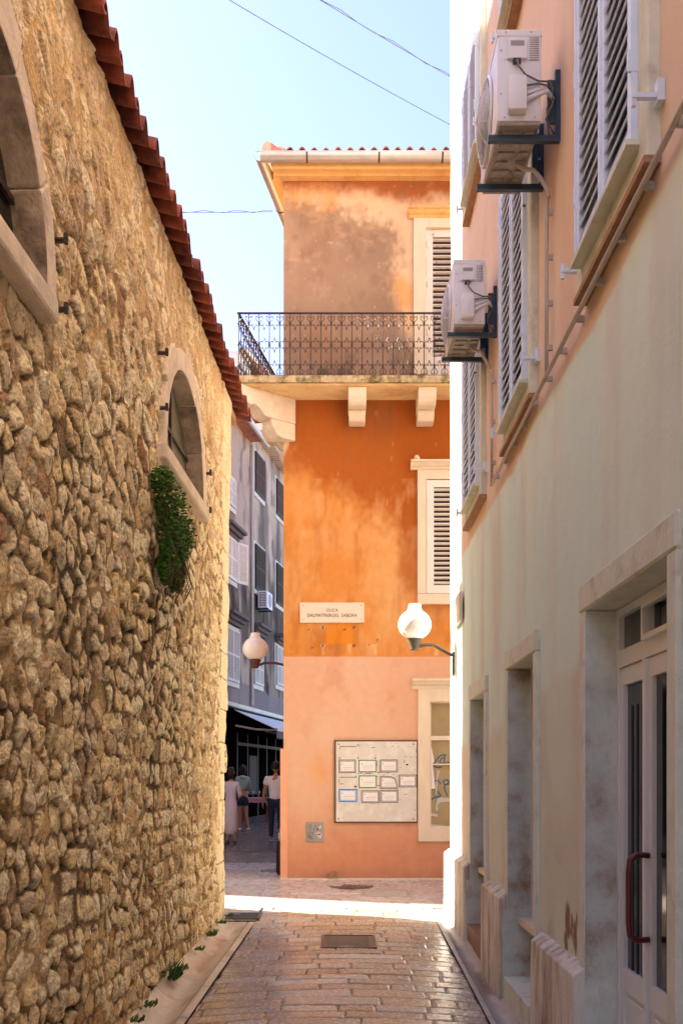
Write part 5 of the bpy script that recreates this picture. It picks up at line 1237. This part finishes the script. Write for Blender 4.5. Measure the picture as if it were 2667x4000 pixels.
    if kind=='man':
        def b(c2):
            c2(None,[((0,.0,.90),(.155,.125)),((0,.005,1.05),(.15,.11)),((0,.02,1.22),(.175,.12)),((0,.012,1.385),(.16,.10)),((0,.01,1.45),(.075,.07))]); sleeves(c2,3,.55,.07)
        cloth('t_shirt',b,M['tshirt'])
        def b(c2):
            c2(None,[((0,0,.93),(.14,.115))])
            for hp_,kn,an,to in legs: c2(0,[(hp_,.098),(tuple((Vector(hp_)+Vector(kn))/2),.085),(kn,.065),(tuple(Vector(kn).lerp(Vector(an),.4)),.062),(tuple(Vector(kn).lerp(Vector(an),.9)),.05)])
        cloth('jeans',b,M['jeans'])
    elif kind=='hoodie':
        def b(c2):
            c2(None,[((0,.0,1.08),(.145,.115)),((0,.02,1.22),(.165,.13)),((0,.012,1.38),(.15,.115)),((0,-.02,1.46),(.10,.085))]); sleeves(c2,2,1.85,.056)
        cloth('hoodie',b,M['hoodie'])
        def b(c2): c2(None,[((0,-.07,1.40),(.10,.05)),((0,-.09,1.45),(.11,.05)),((0,-.05,1.50),(.09,.05))])
        cloth('hood',b,M['hoodie'],1)
        def b(c2):
            c2(None,[((0,0,1.02),(.12,.10)),((0,0,.93),(.14,.12))])
            for hp_,kn,an,to in legs: c2(1,[(hp_,.10),(tuple(Vector(hp_).lerp(Vector(kn),.62)),.092)])
        cloth('denim_shorts',b,M['jeans'])
    else:
        def b(c2):
            c2(None,[((0,.03,.18),(.17,.16)),((0,.02,.45),(.185,.165)),((0,0,.75),(.18,.15)),((0,0,.95),(.16,.13)),((0,.005,1.07),(.125,.10)),((0,.02,1.22),(.145,.115)),((0,.012,1.38),(.135,.10)),((0,.01,1.46),(.065,.06))]); sleeves(c2,6,1.6,.052)
        cloth('long_dress',b,M['dress'])
    for i,(hp_,kn,an,to) in enumerate(legs):
        def b(c2):
            a=Vector(an);t=Vector(to); d_=(t-a).normalized()
            if kind=='man' and i==1:   # lifted foot, sole to the camera
                c2(None,[((a.x,a.y-.03,a.z-.02),.045),(tuple(a.lerp(t,.5)),.048),(tuple(t),.042),(tuple(t+d_*.05),.03)])
            else: c2(None,[((a.x,a.y-.045,.04),.042),((a.x,a.y+.0,.055),.05),(tuple(a.lerp(t,.55)+Vector((0,0,-.02))),.046),((t.x,t.y+.03,.032),.034)])
        cloth('sneaker' if kind!='dress' else 'sandal',b,M['shoe'] if kind!='dress' else M['stem'],1)
    if kind=='man':
        an=legs[0][2]; MB().box(an[0]-.05,an[0]+.05,an[1]-.092,an[1]-.07,.04,.07,.004).build('shoe_stripe',M['shoeblue'],A)
    return A
def at(px,Y): return (px-CX)/F*Y
person((at(632,22.24),22.24,fg(22.24)),R(0),'man walking away in white t-shirt, dark jeans and white sneakers, left arm hanging','man')
person((at(556,26.85),26.85,fg(26.85)),R(6),'woman seen from behind in pale teal hoodie, dark denim shorts and white sneakers','hoodie')
person((at(529,22.1),22.1,fg(22.1)),R(0),'person in a long lilac white dress half hidden by the stone wall corner','dress')
print('objects',len(bpy.data.objects))
